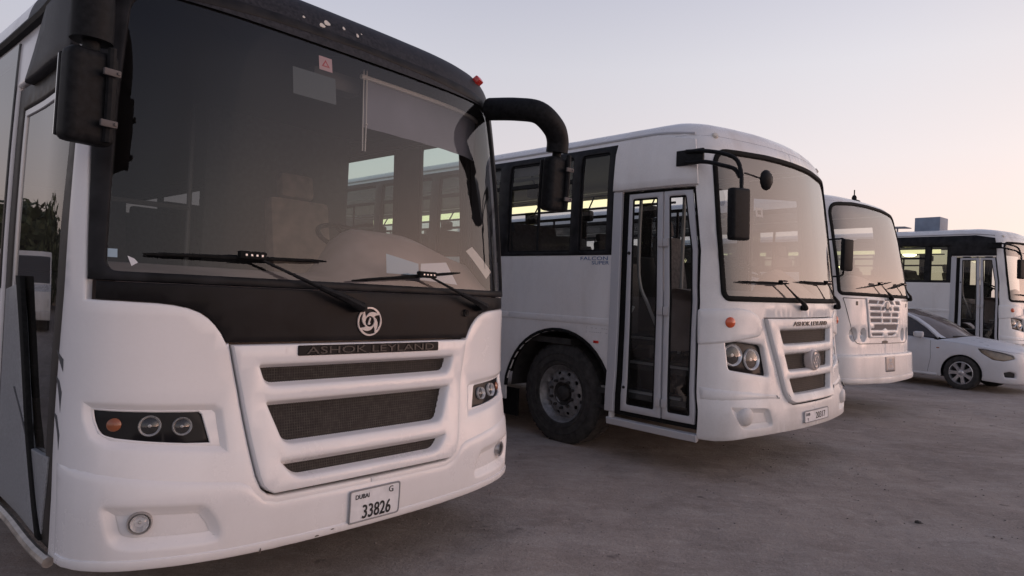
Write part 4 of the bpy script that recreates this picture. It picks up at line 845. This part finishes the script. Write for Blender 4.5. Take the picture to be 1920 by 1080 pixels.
    steering(t, .60, .95, 1.90); driver_seat(t, .62, 1.6, 1.08); seats(t, 2.5, 9, 1.08, 1.28)
    MB().box((1.1, .03, .9), (.70, 2.15, 1.55), bev=.01).build('partition', 'dash_grey', t); MB().box((.9, .03, .75), (-.78, 1.62, 1.50), bev=.02).build('partition', 'dash_grey', t)
    for s in (-1, 1):
        for y in np.arange(2.2, 9.8, 1.1): MB().tube([(s*1.22, y+.3, 2.92), (s*1.10, y+.3, 2.72)], .012, 6).box((.10, .16, .16), (s*1.10, y+.3, 2.64), bev=.04).build('cabin_fan', 'black_plastic', t)
    for s in (-1, 1):
        MB().box((.012, 7.4, .105), (s*1.235, 6.0, 2.835), bev=.003).build('cove_panel', 'cove_glow' if s > 0 else 'dash_grey', t); MB().tube([(s*1.20, 2.2, 2.755), (s*1.20, 9.8, 2.755)], .016, 8).build('luggage_rail', 'black_plastic', t)  # glow put into the far-side cove panel stands for light falling on it
    for y, z, r in ((4.93, 2.422, .040), (5.085, 2.335, .018)): MB().lathe([(.001, -r*.8), (r*.7, -r*.5), (r, 0), (r*.7, r*.5), (.001, r*.8)], 14, 'x').build('round_lamp', 'lamp_lit', t, (1.2, y, z))  # added indoors to stand in for an outdoor lamp beyond the far windows
    return t, sk
coach, coach_skin = build_coach('white bus second from the near one with two glazed door leaves and black wheel arch', (2.737, 6.220, 0), (0, R(-.837), R(43.114)))
far_coach, far_skin = build_coach('rearmost white bus with black band over its door and grey box on the roof', (12.336, 15.609, .187), (0, 0, R(38.59)), 1.058, True, False)
def far_roof_gear():
    t = far_coach; MB().box((.52, .56, .36), (-.15, 2.07, 3.36), bev=.015).build('roof_box', 'box_blue', t)
    MB().box((.40, .42, .022), (-.45, 2.68, 3.31), (R(2), 0, 0), bev=.006).box((.03, .03, .14), (-.45, 2.72, 3.24)).build('roof_hatch', 'box_grey', t)
far_roof_gear()

# ------------------------------------------------------------------ the third bus: slotted grille, round lamps sunk in the panel
def build_third_bus():
    sk = Skin([(0, -.02), (.4, -.012), (.75, .015), (.95, .05), (1.08, .10), (1.16, .17), (1.20, .27), (1.215, .42), (1.215, 1.0), (1.215, 9.4), (1.19, 9.6), (1.0, 9.75), (0, 9.8)],
        [(.44, -.02, .99), (.50, -.03, 1.0), (.9, -.01, 1), (1.2, 0, 1), (1.6, .01, 1), (1.75, .03, 1), (2.0, .065, .995), (2.5, .165, .98), (2.8, .24, .968), (2.95, .285, .955), (3.02, .33, .93), (3.08, .41, .88), (3.12, .52, .81), (3.15, .75, .68)])
    U = sk.U; P_ = 'white_paint_far'
    t = thing('parked_bus', 'third white bus with slotted grille and four round lamps beside the sedan', 'bus', (5.394, 9.541, 0), (0, R(-.23), R(38.48)), 'buses parked side by side')
    arch = lambda uc: [(uc-.64, .46)]+[(uc+.63*math.cos(a), .52+.60*math.sin(a)) for a in np.linspace(math.pi-.02, .02, 15)]+[(uc+.64, .46)]
    uw1, uw2 = -3.0, -7.9
    GW = fillet([(-1.115, 1.71), (0, 1.71), (1.115, 1.71), (1.11, 2.4), (1.09, 2.93), (.5, 2.985), (0, 2.995), (-.5, 2.985), (-1.09, 2.93), (-1.11, 2.4)], [.05, 0, .05, 0, .16, 0, 0, 0, .16, 0])
    GWo = [tuple(v) for v in inset(ccw(GW), -.012)]
    lampH = ellipse(-.885, 1.145, .085, .098, 22); lampH2 = ellipse(-.650, 1.138, .085, .098, 22)
    bowl = ((.008, 0), (.002, -.002), (0, -.006), (-.012, -.040), (-.03, -.062))
    k = [i for i, v in enumerate(GWo)]
    neg = [v for v in GWo if v[0] <= 1e-6]; neg.sort(key=lambda v: v[1])
    for s in (-1, 1):
        S = (lambda p: p) if s < 0 else mir
        pts = [(-U, .46)]+arch(uw2)+arch(uw1)+[(0, .46), (0, neg[0][1])]
        lo_ = [v for v in GWo if v[0] < -1e-6]; order = sorted(range(len(GWo)), key=lambda i: 0)
        # walk the windscreen outline down the left half, from its lower centre to its upper centre
        G = ccw(GWo); i0 = min(range(len(G)), key=lambda i: abs(G[i][0])+(0 if G[i][1] < 2 else 9)); i1 = min(range(len(G)), key=lambda i: abs(G[i][0])+(0 if G[i][1] > 2 else 9))
        path = []; i = i0
        while True:
            path.append(tuple(G[i]));
            if i == i1: break
            i = (i-1) % len(G)
        pts = [(-U, .46)]+arch(uw2)+arch(uw1)+[(0, .46)]+path+[(0, 3.0), (-U, 3.0)]
        hol = [(S(lampH), bowl), (S(lampH2), bowl)]; wins = S(rect(-(U-1.1), -1.55, 2.02, 2.86)); hol.append((wins, EDGE))
        o = [pts[0]]
        for q in pts[1:]:
            if math.hypot(q[0]-o[-1][0], q[1]-o[-1][1]) > 1e-4: o.append(q)
        b = sheet('body', sk, S(o), P_, t, holes=hol, res=.10, grid=(.10, .11), ring=((.003, 0), (0, -.002), (0, -.02)))
        bays = [(1.62, 2.6), (2.7, 3.8), (3.9, 5.0), (5.1, 6.2), (6.3, 7.4), (7.5, 8.6)]
        side_bays(t, sk, s, bays, 1.98, 2.90, [(1.50, 1.98), (U-1.05, 1.98), (U-1.05, 2.90), (1.50, 2.90)], split=2.6)
        for c in ((-.885, 1.145), (-.650, 1.138)):
            sp_ = spot(t, frame_at(sk, -s*c[0]*1., c[1], -.052) if s > 0 else frame_at(sk, c[0], c[1], -.052), .056, 'headlight', .04)
        sheet('side_marker', sk, S(rect(-1.37, -1.31, 1.02, 1.30)), 'red_lens', t, off=.012, ring=((.006, 0), (0, -.005), (0, -.02)))
        sheet('vent', sk, S(rect(-.84, -.79, 1.545, 1.60)), 'ink_black', t, off=.003, ring=THIN)
        for u in (uw1, uw2):
            y = skpt(sk, -u if s > 0 else u, .52).y; wheel(t, s*1.17, y, .51, s)
        if s > 0: continue
        a = MB().tube(spline([(s*1.20, .30, 2.42), (s*1.27, .10, 2.42), (s*1.30, .02, 2.40), (s*1.31, .0, 2.2), (s*1.31, .0, 2.0), (s*1.27, .05, 1.93), (s*1.19, .22, 1.92)], 6), .012, 7).build('mirror_arm', 'black_plastic', t)
        MB().box((.19, .07, .42), bev=.028).build('mirror_housing', 'black_plastic', a, (s*1.30, -.03, 2.20), (0, 0, R(10)*s))
    V, F = roof_mesh(sk, 3.0, 3.15, -U, U, .14, 8); link('roof', weld(MB().add(V, F).mesh('roof', P_)), t)
    sheet('windscreen_seal', sk, [tuple(v) for v in inset(ccw(GW), -.036)], 'rubber', t, holes=[[tuple(v) for v in inset(ccw(GW), .012)]], off=.012, res=.08, ring=((.008, 0), (.002, -.004), (0, -.010), (0, -.028)))
    sheet('windscreen', sk, GW, 'windscreen_dusty', t, off=-.006, res=.09, ring=((0, 0), (0, -.001)))
    # bonnet panel seam, grille slots
    pan = fillet([(-.855, 1.01), (.855, 1.01), (1.09, 1.645), (-1.09, 1.645)], [.12, .12, .02, .02])
    sheet('panel_seam', sk, pan, 'ink_black', t, holes=[[tuple(v) for v in inset(ccw(pan), .011)]], off=.0015, res=.08, ring=((.001, 0), (0, -.001)))
    slots = []
    def slot(p): slots.append(p)
    rows = [(1.575, 1.625, [(-.53, -.27, .03), (-.23, -.08, .05), (.08, .20, -.05), (.28, .46, -.04)]), (1.485, 1.535, [(-.51, -.19, .0), (-.15, -.05, .03), (.06, .14, -.03), (.22, .44, -.02)]), (1.400, 1.450, [(-.50, -.17, 0), (-.13, .14, 0), (.18, .42, 0)]), (1.315, 1.365, [(-.49, -.16, 0), (-.12, .13, 0), (.17, .41, 0)])]
    for z0, z1, cells in rows:
        for a, b, sh in cells: slot([(a-sh, z0), (b-sh, z0), (b+sh*.3, z1), (a+sh*.0, z1)])
    slot([(-.47, 1.205), (-.11, 1.205), (-.03, 1.235), (.05, 1.205), (.38, 1.205), (.42, 1.285), (-.38, 1.285), (-.38, 1.235), (-.47, 1.235)]); slot([(-.44, 1.125), (-.12, 1.125), (-.10, 1.160), (-.45, 1.165)]); slot([(.04, 1.125), (.22, 1.125), (.36, 1.165), (.06, 1.160)])
    gr = sheet('grille_panel', sk, fillet([(-.50, 1.095), (.44, 1.095), (.56, 1.650), (-.60, 1.650)], .03), P_, t, holes=[(q, ((.006, 0), (.002, -.003), (0, -.007), (-.004, -.013))) for q in slots], off=.016, res=.10, ring=((.012, 0), (.004, -.004), (0, -.013)))
    sheet('grille_mesh', sk, [(-.52, 1.10), (.46, 1.10), (.54, 1.640), (-.57, 1.640)], 'slot_grey', gr, off=.0035, res=.12, ring=((.001, 0), (0, -.001)))
    sheet('badge', sk, fillet(rect(-.05, .06, 1.49, 1.61), .03), 'bolt_grey', t, off=.026, ring=((.008, 0), (0, -.006), (0, -.018))); sheet('badge', sk, rect(-.06, .10, 1.622, 1.645), 'ink_grey', t, off=.020, ring=THIN)
    sheet('badge', sk, ellipse(-.02, 1.035, .10, .022, 16), 'ink_black', t, off=.004, ring=THIN)
    # bumper
    bo = [(-1.39, .50), (-1.0, .475), (-.5, .465), (0, .462), (.5, .465), (1.0, .475), (1.39, .50), (1.39, .87), (-1.39, .87)]
    bp = sheet('bumper', sk, bo, P_, t, off=.060, res=.08, grid=(.08, .06), ring=((.03, 0), (.010, -.008), (0, -.03), (0, -.10)))
    sheet('bumper_lip', sk, [(-1.36, .50), (0, .465), (1.36, .50), (1.36, .565), (0, .545), (-1.36, .565)], P_, bp, off=.072, res=.08, ring=((.02, 0), (.006, -.004), (0, -.014)))
    for s in (-1, 1): sheet('fog_lamp', sk, fillet(rect(s*1.23-.075, s*1.23+.075, .745, .815), .03), 'bolt_grey', bp, off=.064, ring=((.01, 0), (0, -.006)))
    p = sheet('number_plate', sk, fillet(rect(-.15, .15, .615, .830), .02), 'bolt_grey', bp, off=.068, ring=((.004, 0), (0, -.003), (0, -.01)))
    V, F = patch(sk, ellipse(0, .775, .05, .03, 14), [], .0685, .08, ((.002, 0), (0, -.001))); m = MB().add(V, F)
    for q in (fillet([(-.10, .645), (.10, .645), (.07, .735), (-.07, .735)], .03),):
        V, F = patch(sk, q, [fillet([(-.06, .665), (.06, .665), (.04, .715), (-.04, .715)], .01)], .0685, .08, ((.002, 0), (0, -.001))); m.add(V, F)
    tag(link('plate_print', m.mesh('plate_print', 'box_grey'), p), kind='stuff')
    wiper(t, sk, (.12, 1.655), (-.25, 1.86), (-.75, 1.78), (.2, 1.90)); wiper(t, sk, (.98, 1.665), (.60, 1.88), (.15, 1.80), (.85, 1.92))
    b = MB().lathe([(.12, 0), (.12, .02), (.05, .05), (.05, .10), (.03, .14), (.012, .15), (.012, .26), (.001, .26)], 16, 'z').build('roof_beacon', 'black_plastic', t, (.45, .70, 3.165)).scale = (.72, .72, .72)
    shell_details(t, sk, 1.15, 1.2, 1.215)
    V = []; F = []; xs = np.linspace(-1.04, 1.04, 18)
    for x in xs:
        yf = float(np.interp(abs(x), sk.c[:84, 0], sk.c[:84, 1]))+.10; hump = .20*math.exp(-((x-.25)/.45)**4)
        for y, z in ((yf, 1.1), (yf, 1.68), (yf+.04, 1.72), (yf+.25, 1.78+hump*.6), (yf+.5, 1.80+hump), (yf+.6, 1.4), (yf+.6, 1.1)): V.append((x, y, z))
    for i in range(17):
        for k in range(6): F.append((i*7+k, i*7+k+1, (i+1)*7+k+1, (i+1)*7+k))
    link('dashboard', MB().add(V, F).mesh('dashboard', 'dash_beige'), t)
    steering(t, .5, .95, 2.02); driver_seat(t, .55, 1.6, 1.15); seats(t, 2.5, 7, 1.15, 1.215)
    
    MB().lathe([(.001, -.05), (.05, -.045), (.075, -.02), (.08, 0)], 16, 'z').build('round_lamp', 'lamp_lit', t, (-.9, 7.05, 2.77))  # added in line with the lit spot behind the second bus's windows
    for y in (3., 5., 7.): MB().box((.05, .9, .03), (0, y, 3.06)).build('ceiling_lamp', 'tube_lit', t)
    return t, sk
third_bus, third_skin = build_third_bus()
for y in (2.9, 4.6, 6.3): MB().box((.05, .9, .03), (0, y, 3.06)).build('ceiling_lamp', 'tube_lit', far_coach)
MB().lathe([(.001, -.06), (.09, -.05), (.14, -.02), (.15, 0)], 18, 'z').build('round_lamp', 'lamp_lit', far_coach, (-.9, 2.25, 2.60))

# ------------------------------------------------------------------ white saloon car between the third and the fourth bus
def build_car():
    t = thing('parked_car', 'white four door sedan parked in front of the rearmost bus', 'car', (0, 0, 0), (0, 0, 0))
    class Side:
        """near flank and nose: u runs back along the car from the nose centre, z up"""
        pass
    sk = Skin([(0, 0), (.35, .012), (.58, .075), (.74, .20), (.83, .40), (.868, .68), (.88, 1.1), (.882, 2.3), (.87, 3.4), (.83, 4.2), (.74, 4.45), (.5, 4.53), (0, 4.55)],
        [(.17, .05, .955), (.24, .012, .985), (.40, .0, 1.0), (.52, .0, 1.005), (.62, .012, 1.0), (.70, .035, .995), (.78, .075, .98), (.88, .14, .955), (.96, .22, .92), (1.0, .3, .90)], front=.9)
    U = sk.U; P_ = 'car_paint'
    w1 = np.interp(.92, sk.c[:, 1][:150], sk.u[:150]); w2 = w1+2.60
    def ztop(u): return np.interp(abs(u), [0, .35, .75, 1.05, 1.5, 2.1, 2.6, 4.4, U-.9, U], [.735, .74, .775, .815, .865, .915, .935, .965, .97, .96])
    bot = lambda u: np.interp(abs(u), [0, .6, 1.0, 1.4, 4.8, U], [.19, .19, .205, .22, .22, .24])
    arch = lambda uc: [(-(uc+.36), .22)]+[(-uc+.355*math.cos(a), .315+.345*math.sin(a)) for a in np.linspace(math.pi+.2, -.2, 21)]+[(-(uc-.36), .22)]
    topu = [(-u, float(ztop(u))) for u in np.linspace(0, U, 60)]
    hl = fillet([(-.63, .655), (-.85, .600), (-1.02, .612), (-1.20, .720), (-1.265, .800), (-1.16, .802), (-.84, .760), (-.65, .715)], .02)
    fog = fillet([(-.62, .30), (-.83, .30), (-.86, .40), (-.74, .43), (-.63, .40)], .03)
    for s in (-1, 1):
        S = (lambda p: p) if s < 0 else mir
        pts = [(-U, .24)]+arch(w2)+arch(w1)+[(-.9, .20), (-.5, .19), (0, .19)]+topu
        sheet('body', sk, S(pts), P_, t, holes=[(S(hl), ((.004, 0), (0, -.003), (-.002, -.02))), (S(fog), ((.008, 0), (0, -.006), (-.012, -.04)))], res=.06, grid=(.06, .05), ring=((.006, 0), (.002, -.002), (0, -.006), (0, -.02)))
        h = sheet('headlight', sk, [tuple(v) for v in inset(ccw(S(hl)), .003)], 'car_glass_lamp', t, off=-.002, res=.05); sheet('lamp_bowl', sk, [tuple(v) for v in inset(ccw(S(hl)), .006)], 'lamp_tan', h, off=-.035, res=.06)
        sheet('fog_lamp', sk, S(fog), 'ink_black', t, off=-.035, res=.06)
        sheet('indicator', sk, S(fillet(rect(-1.985, -1.93, .745, .765), .006)), 'amber', t, off=.004, ring=THIN)
        # wheels
        for u in (w1, w2):
            y = skpt(sk, u, .32).y; m = MB().lathe([(.205, -s*.0), (.225, s*.012), (.27, s*.014), (.305, s*.0), (.318, -s*.03), (.318, -s*.16), (.30, -s*.19), (.21, -s*.19)], 44)
            wy = m.build('wheel', 'tyre_rubber', t, (s*.865, y, .318)); r = MB().lathe([(.212, s*.004), (.200, s*.008), (.192, -s*.006), (.190, -s*.12)], 40)
            for i in range(7):
                a = 2*math.pi*i/7; ca, sa = math.cos(a), math.sin(a); pr = [(.04, .034, -.012), (.11, .026, -.004), (.196, .036, .004)]; V = []
                for d, w, h_ in pr:
                    for q in (-1, 1): V.append((s*(h_), d*ca-q*w*sa, d*sa+q*w*ca))
                for d, w, h_ in pr:
                    for q in (-1, 1): V.append((s*(h_-.03), d*ca-q*w*sa*1.2, d*sa+q*w*ca*1.2))
                r.add(V, [(0, 1, 3, 2), (2, 3, 5, 4), (0, 2, 8, 6), (2, 4, 10, 8), (1, 7, 9, 3), (3, 9, 11, 5)])
            r.lathe([(.001, s*.004), (.03, s*.002), (.05, -s*.008), (.055, -s*.04)], 20)
            r.build('rim', 'alloy', wy); MB().lathe([(.001, -s*.06), (.19, -s*.06)], 24).build('brake_disc', 'dark_cavity', wy)
            V = []; n = 16
            for k_ in range(n):
                a = math.pi*1.1*k_/(n-1)-.15; V += [(s*.872, y+.352*math.cos(a), .315+.342*math.sin(a)), (s*.60, y+.352*math.cos(a), .315+.342*math.sin(a))]
            link('wheel_well', MB().add(V, [(2*k_, 2*k_+1, 2*k_+3, 2*k_+2) for k_ in range(n-1)]).mesh('wheel_well', 'dark_cavity'), t)
        # door seams, handles, sill
        for u in (2.13, 3.22): sheet('door_seam', sk, S([(-u-.003, .28), (-u+.003, .28), (-u+.055, .55), (-u+.03, float(ztop(u))-.03), (-u+.024, float(ztop(u))-.03), (-u+.049, .55)]), 'ink_black', t, off=.0012, res=.1, ring=((.0005, 0), (0, -.001)))
        MB().tube(strip_tube(sk, s*(w1+.42), s*(w2-.42), .245, .02, .004), .024, 8).build('sill', P_, t)
        for u in (3.0, 4.05): o = MB().box((.17, .022, .030), bev=.010).build('door_handle', P_, t); at_frame(o, frame_at(sk, s*u, .80, .014))
        mi = MB().box((.11, .17, .125), bev=.04, seg=3).tube([(-s*.05, 0, -.03), (-s*.14, .0, -.055)], .02, 8).build('door_mirror', P_, t, (s*.965, 1.66, .985), (0, 0, R(-12)*s)); MB().box((.09, .008, .10), bev=.003).build('mirror_glass', 'chrome', mi, (0, .086, 0))
    # bonnet, windscreen, roof, boot as one shell strip, with glass set in
    ys = np.linspace(.0, 1.0, 12); V = []; n = 13
    def edge(y):
        i = np.searchsorted(sk.c[:200, 1], y); u = float(np.interp(y, sk.c[1:220, 1], sk.u[1:220])); p = skpt(sk, u, float(ztop(u))); return p.x, p.y, p.z
    rows = []
    for uu in np.linspace(.0, 1.98, 16):
        p = skpt(sk, uu, float(ztop(uu))); rows.append((p.x, p.y, p.z))
    yc = [r[1] for r in rows]; V = []; m_ = 16
    # bonnet: fan rows across between the two top edges
    for (x, y, z), q in zip(rows, np.linspace(0, 1, 16)):
        for k_ in range(m_+1):
            f = -1+2*k_/m_; V.append((x*f, y-(.34*q**1.5)*(1-f*f), z+(.062*min(1, x/.7)+.03*q)*(1-f**2)*1.0-.012*math.exp(-((abs(f)-.62)/.12)**2)*(q > .15)))
    F = [(j*(m_+1)+i, j*(m_+1)+i+1, (j+1)*(m_+1)+i+1, (j+1)*(m_+1)+i) for j in range(15) for i in range(m_)]
    link('bonnet', MB().add(V, F).mesh('bonnet', P_), t)
    yA = rows[-1][1]; zA = rows[-1][2]
    def roofpt(f, y):      # glasshouse section: half width and height
        w = np.interp(y, [yA, 2.25, 2.8, 3.3, 4.15], [.735, .60, .59, .585, .66]); z = np.interp(y, [yA, yA+.25, yA+.5, 2.25, 2.7, 3.2, 3.6, 4.0, 4.2], [zA+.035, 1.150, 1.305, 1.455, 1.510, 1.49, 1.38, 1.14, 1.02]); return (w*f, y-(1-f*f)*np.interp(y, [yA, 2.0, 2.4, 2.7], [.34, .20, .09, 0]), z+.025*(1-f*f))
    def pane(name, y0, y1, f0, f1, mat, n1=10, n2=12, lift=0.):
        V = [tuple(np.array(roofpt(f, y))+(0, 0, lift)) for y in np.linspace(y0, y1, n1) for f in np.linspace(f0, f1, n2)]
        return link(name, MB().add(V, [(j*n2+i, j*n2+i+1, (j+1)*n2+i+1, (j+1)*n2+i) for j in range(n1-1) for i in range(n2-1)]).mesh(name, mat), t)
    pane('windscreen', yA-.02, 2.27, -.93, .93, 'car_screen'); pane('roof', 2.26, 3.36, -1, 1, P_, 12, 14, .004); pane('rear_window', 3.35, 4.1, -.9, .9, 'car_glass')
    for s in (-1, 1):
        pane('windscreen_pillar', yA-.04, 2.30, s*.92, s*1.02, P_, 10, 3, .003); pane('rear_pillar', 3.33, 4.12, s*.88, s*1.03, P_, 10, 3, .003)
        # side glass between roof edge and shoulder
        yy = np.linspace(yA+.06, 3.95, 24); V = []
        for y in yy:
            a = roofpt(s*1.0, y); u = float(np.interp(y, sk.c[1:, 1][:150], sk.u[1:][:150])) if y < 3.9 else 4.3
            zt_ = a[2]-.03; x_ = s*np.interp(y, [yA, 2.3, 3.4, 4.0], [.80, .83, .82, .76]); V += [(x_, y, .945), (x_*.45+a[0]*.55+s*.01, y, .945+(zt_-.945)*.55), (a[0]+s*.012, y, zt_)]
        link('side_window', MB().add(V, [(3*i+j, 3*i+j+1, 3*i+4+j, 3*i+3+j) for i in range(23) for j in range(2)]).mesh('side_window', 'car_glass'), t)
        for y0 in (2.86,):
            a = roofpt(s, y0); MB().tube([(s*.842, y0, .93), ((s*.842*.45+a[0]*.55)+s*.016, y0+.02, 1.20), (a[0]+s*.014, y0+.03, a[2]-.02)], .032, 6).build('door_pillar', 'black_plastic', t)
        # shoulder from the body's top edge to the glass, and roof rail
        V = []; us = np.linspace(2.05, 5.3, 20)
        for u in us:
            p = skpt(sk, s*u, float(ztop(u))); V += [tuple(p), (p.x*.975, p.y, p.z+.012), (s*min(abs(p.x)*.95, .82), p.y, p.z+.012)]
        link('shoulder', MB().add(V, [(3*i+j, 3*i+j+1, 3*i+4+j, 3*i+3+j) for i in range(19) for j in range(2)]).mesh('shoulder', P_), t)
        MB().tube([tuple(np.array(roofpt(s*1.0, y))+(s*.006, 0, -.012)) for y in np.linspace(yA+.02, 4.05, 26)], .026, 8).build('roof_rail', P_, t)
    V = [(x, y, z) for y, z in ((4.0, 1.03), (4.3, 1.0), (4.5, .955)) for x in np.linspace(-.72, .72, 9)]
    link('boot_lid', MB().add(V, [(j*9+i, j*9+i+1, (j+1)*9+i+1, (j+1)*9+i) for j in range(2) for i in range(8)]).mesh('boot_lid', P_), t)
    MB().box((1.3, .12, .04), (0, yA-.02, zA+.0), bev=.01).build('cowl', 'black_plastic', t)
    MB().tube([(-.55, yA-.17, zA+.075), (-.2, yA-.30, zA+.085), (.1, yA-.31, zA+.09)], .010, 6).tube([(-.1, yA-.33, zA+.08), (.3, yA-.27, zA+.085), (.6, yA-.12, zA+.085)], .010, 6).build('wiper', 'black_plastic', t)
    MB().box((1.5, 1.6, .1), (0, 2.7, .45), bev=.02).box((.5, .14, .6), (-.38, 2.95, .8), (R(-14), 0, 0), bev=.05).box((.5, .14, .6), (.38, 2.95, .8), (R(-14), 0, 0), bev=.05).box((1.3, .4, .2), (0, 1.75, .85), bev=.05).build('cabin', 'seat_fabric', t)
    MB().box((1.4, 3.9, .12), (0, 2.3, .27)).build('underbody', 'chassis_dark', t)
    return t, sk
paint('car_paint', (.66, .67, .70), amount=.22, rough=.25); simple('lamp_tan', (.30, .26, .215), .4, metal=.3, noise=.3, nscale=14); glass('car_glass_lamp', (.86, .80, .72), .06)
car, car_skin = build_car()
CAR_YAW = R(36); wc = Vector((-.80, .92, 0)); cw = Vector((8.88, 12.95, 0)); mt = Matrix.Rotation(CAR_YAW, 4, 'Z'); car.rotation_euler = (0, 0, CAR_YAW); car.location = cw-(mt @ wc); car.scale = (1, 1, 1.045)

# ------------------------------------------------------------------ loose stones on the lot
def stones():
    def rock(r, seed):
        bm = bmesh.new(); bmesh.ops.create_icosphere(bm, subdivisions=2, radius=r); q = np.random.default_rng(seed)
        for v in bm.verts: v.co *= 1+.22*math.sin(7*v.co.x/r+seed)*math.cos(5*v.co.y/r)+q.uniform(-.08, .08); v.co.z *= .55
        V = [tuple(v.co) for v in bm.verts]; F = [[v.index for v in f.verts] for f in bm.faces]; bm.free(); return V, F
    spots = [((2.96, 4.71), .021, 'dark stone at the right of the bare lot, farthest from the near bus'), ((1.47, 3.55), .019, 'dark stone in the foreground left of a slightly larger one'), ((1.93, 3.55), .022, 'dark stone in the foreground right of a slightly smaller one')]
    for i, ((x, y), r, lab) in enumerate(spots):
        V, F = rock(r, i+1); o = link('stone', mk('stone', V, F, 'stone_dark'), None, (x, y, float(ground_h(x, y))+r*.2), (0, 0, i)); tag(o, lab, 'stone', 'loose stones on the ground')
    m = MB(); base = [rock(1., 20+i) for i in range(4)]; small = []
    for b in base:
        bm = bmesh.new(); bmesh.ops.create_icosphere(bm, subdivisions=1, radius=1.); small.append(([tuple(v.co*random.uniform(.75, 1.2)) for v in bm.verts], [[v.index for v in f.verts] for f in bm.faces])); bm.free()
    for i in range(2600):
        d = 2.0+13*random.random()**1.6; a = R(random.uniform(-12, 44)); x, y = d*math.sin(a), d*math.cos(a); r = random.choice((.002, .003, .004, .005, .006, .009))*(.7+.05*d); V, F = random.choice(small); z = float(ground_h(x, y)); th = random.random()*6.28; c, s = math.cos(th), math.sin(th)
        m.add([(x+r*(c*v[0]-s*v[1]), y+r*(s*v[0]+c*v[1]), z+r*.25+r*.55*v[2]) for v in V], F)
    tag(link('gravel', m.mesh('gravel', 'stone_mixed', 0, False)), kind='stuff')
simple('stone_dark', (.045, .040, .038), .85, noise=.4, nscale=40); simple('stone_mixed', (.26, .23, .215), .9, noise=.5, nscale=3.1)
stones()

# ------------------------------------------------------------------ across the yard, seen mirrored in the near bus's door: a minibus, a wall, trees
def far_yard():
    def ext(t, name, prof, w, mat, bev=.0): pass
    t = thing('parked_van', 'white high roof minibus parked across the yard beside the boundary wall', 'van', (-16.2, 11.6, 0), (0, 0, R(62)))
    prof = [(0, .30), (0, .80), (.12, 1.02), (.95, 1.20), (1.55, 1.95), (1.75, 2.10), (5.0, 2.12), (5.15, 1.95), (5.2, .9), (5.2, .32)]; V = []; n = len(prof); w = .95
    for y, z in prof: k = 1-.10*max(0, (z-1.2)); V += [(-w*k, y, z), (-w*k*.97, y, z), (w*k*.97, y, z), (w*k, y, z)]
    F = [(4*i+j, 4*i+j+1, 4*i+5+j, 4*i+4+j) for i in range(n-1) for j in range(3)]
    for j in (0, 3): F.append(tuple(4*i+j for i in range(n)))
    link('body', MB().add(V, F).mesh('body', 'white_paint_far', 30), t)
    for s in (-1, 1):
        for a, b, c in ((1.35, 2.25, 1.42), (2.35, 3.55, 2.35), (3.65, 4.95, 3.65)): link('side_window', MB().add([(s*(w+.004), a, 1.18), (s*(w+.004), b, 1.18), (s*(w*.93+.006), b, 1.85), (s*(w*.93+.006), c+.25*(a < 2), 1.85)], [(0, 1, 2, 3)]).mesh('side_window', 'car_glass'), t)
        for y in (1.0, 4.2): MB().lathe([(.001, s*.02), (.19, s*.02), (.21, s*0), (.30, s*.01), (.33, -s*.03), (.33, -s*.20), (.001, -s*.2)], 28).build('wheel', 'tyre_rubber', t, (s*.90, y, .33))
        MB().box((.16, .05, .20), bev=.02).build('headlight', 'lens_glass', t, (s*.70, .0, .74)); MB().box((.04, .03, .30), bev=.01).build('tail_lamp', 'red_lens', t, (s*.88, 5.2, 1.1))
    link('windscreen', MB().add([(-.82, .98, 1.225), (.82, .98, 1.225), (.76, 1.54, 1.955), (-.76, 1.54, 1.955)], [(0, 1, 2, 3)]).mesh('windscreen', 'car_glass', 0), t).location = (0, -.012, .006)
    MB().box((1.9, .18, .22), bev=.05).build('bumper', 'white_paint_far', t, (0, -.02, .42))
    wl = MB().box((46, .25, 2.6), (0, 0, 1.3), bev=.02).box((46, .34, .12), (0, 0, 2.62), bev=.02)
    o = wl.build('boundary_wall', 'wall_render', None, (-30, 22, 0), (0, 0, R(62))); tag(o, 'long rendered yard wall behind the minibus', 'wall')
    labs = ('broad dark tree before the yard wall', 'slightly taller narrow tree before the yard wall', 'low rounded tree before the yard wall')
    for k, (x, y, h, r) in enumerate(((-27, 18.5, 3.5, 4.2), (-23, 27, 3.9, 2.6), (-33, 12, 3.2, 3.6))):
        tr = thing('tree', labs[k], 'tree', (x, y, 0), group='trees before the wall'); q = np.random.default_rng(k+3)
        m = MB().tube([(0, 0, 0), (.05, .08, h*.3), (-.05, .1, h*.6)], [.22, .17, .09], 8)
        for i in range(6): a = i*1.05; m.tube([(0, .1, h*(.3+.04*i)), (r*.55*math.cos(a), r*.55*math.sin(a), h*(.55+.05*i))], [.08, .03], 6)
        m.build('trunk', 'bark', tr); V = []; F = []
        cl = [(np.array([r*.6*math.cos(a)*q.uniform(.3, 1), r*.6*math.sin(a)*q.uniform(.3, 1), h*q.uniform(.5, .88)]), r*q.uniform(.3, .5)) for a in np.linspace(0, 19, 16)]
        for c, rr in cl:
            for i in range(240):
                d = q.normal(size=3); d /= np.linalg.norm(d); p = c+d*rr*q.uniform(.5, 1.05); a = q.normal(size=3)*.24; b = q.normal(size=3)*.24; n0 = len(V); V += [tuple(p), tuple(p+a), tuple(p+a+b), tuple(p+b)]; F.append((n0, n0+1, n0+2, n0+3))
        tag(link('crown', mk('crown', V, F, 'leaf', 0), tr), kind='stuff')
simple('wall_render', (.34, .30, .26), .9, noise=.25, nscale=1.5); simple('bark', (.10, .075, .055), .9, noise=.4, nscale=12); simple('leaf', (.055, .075, .035), .7, noise=.5, nscale=1.2)
far_yard()
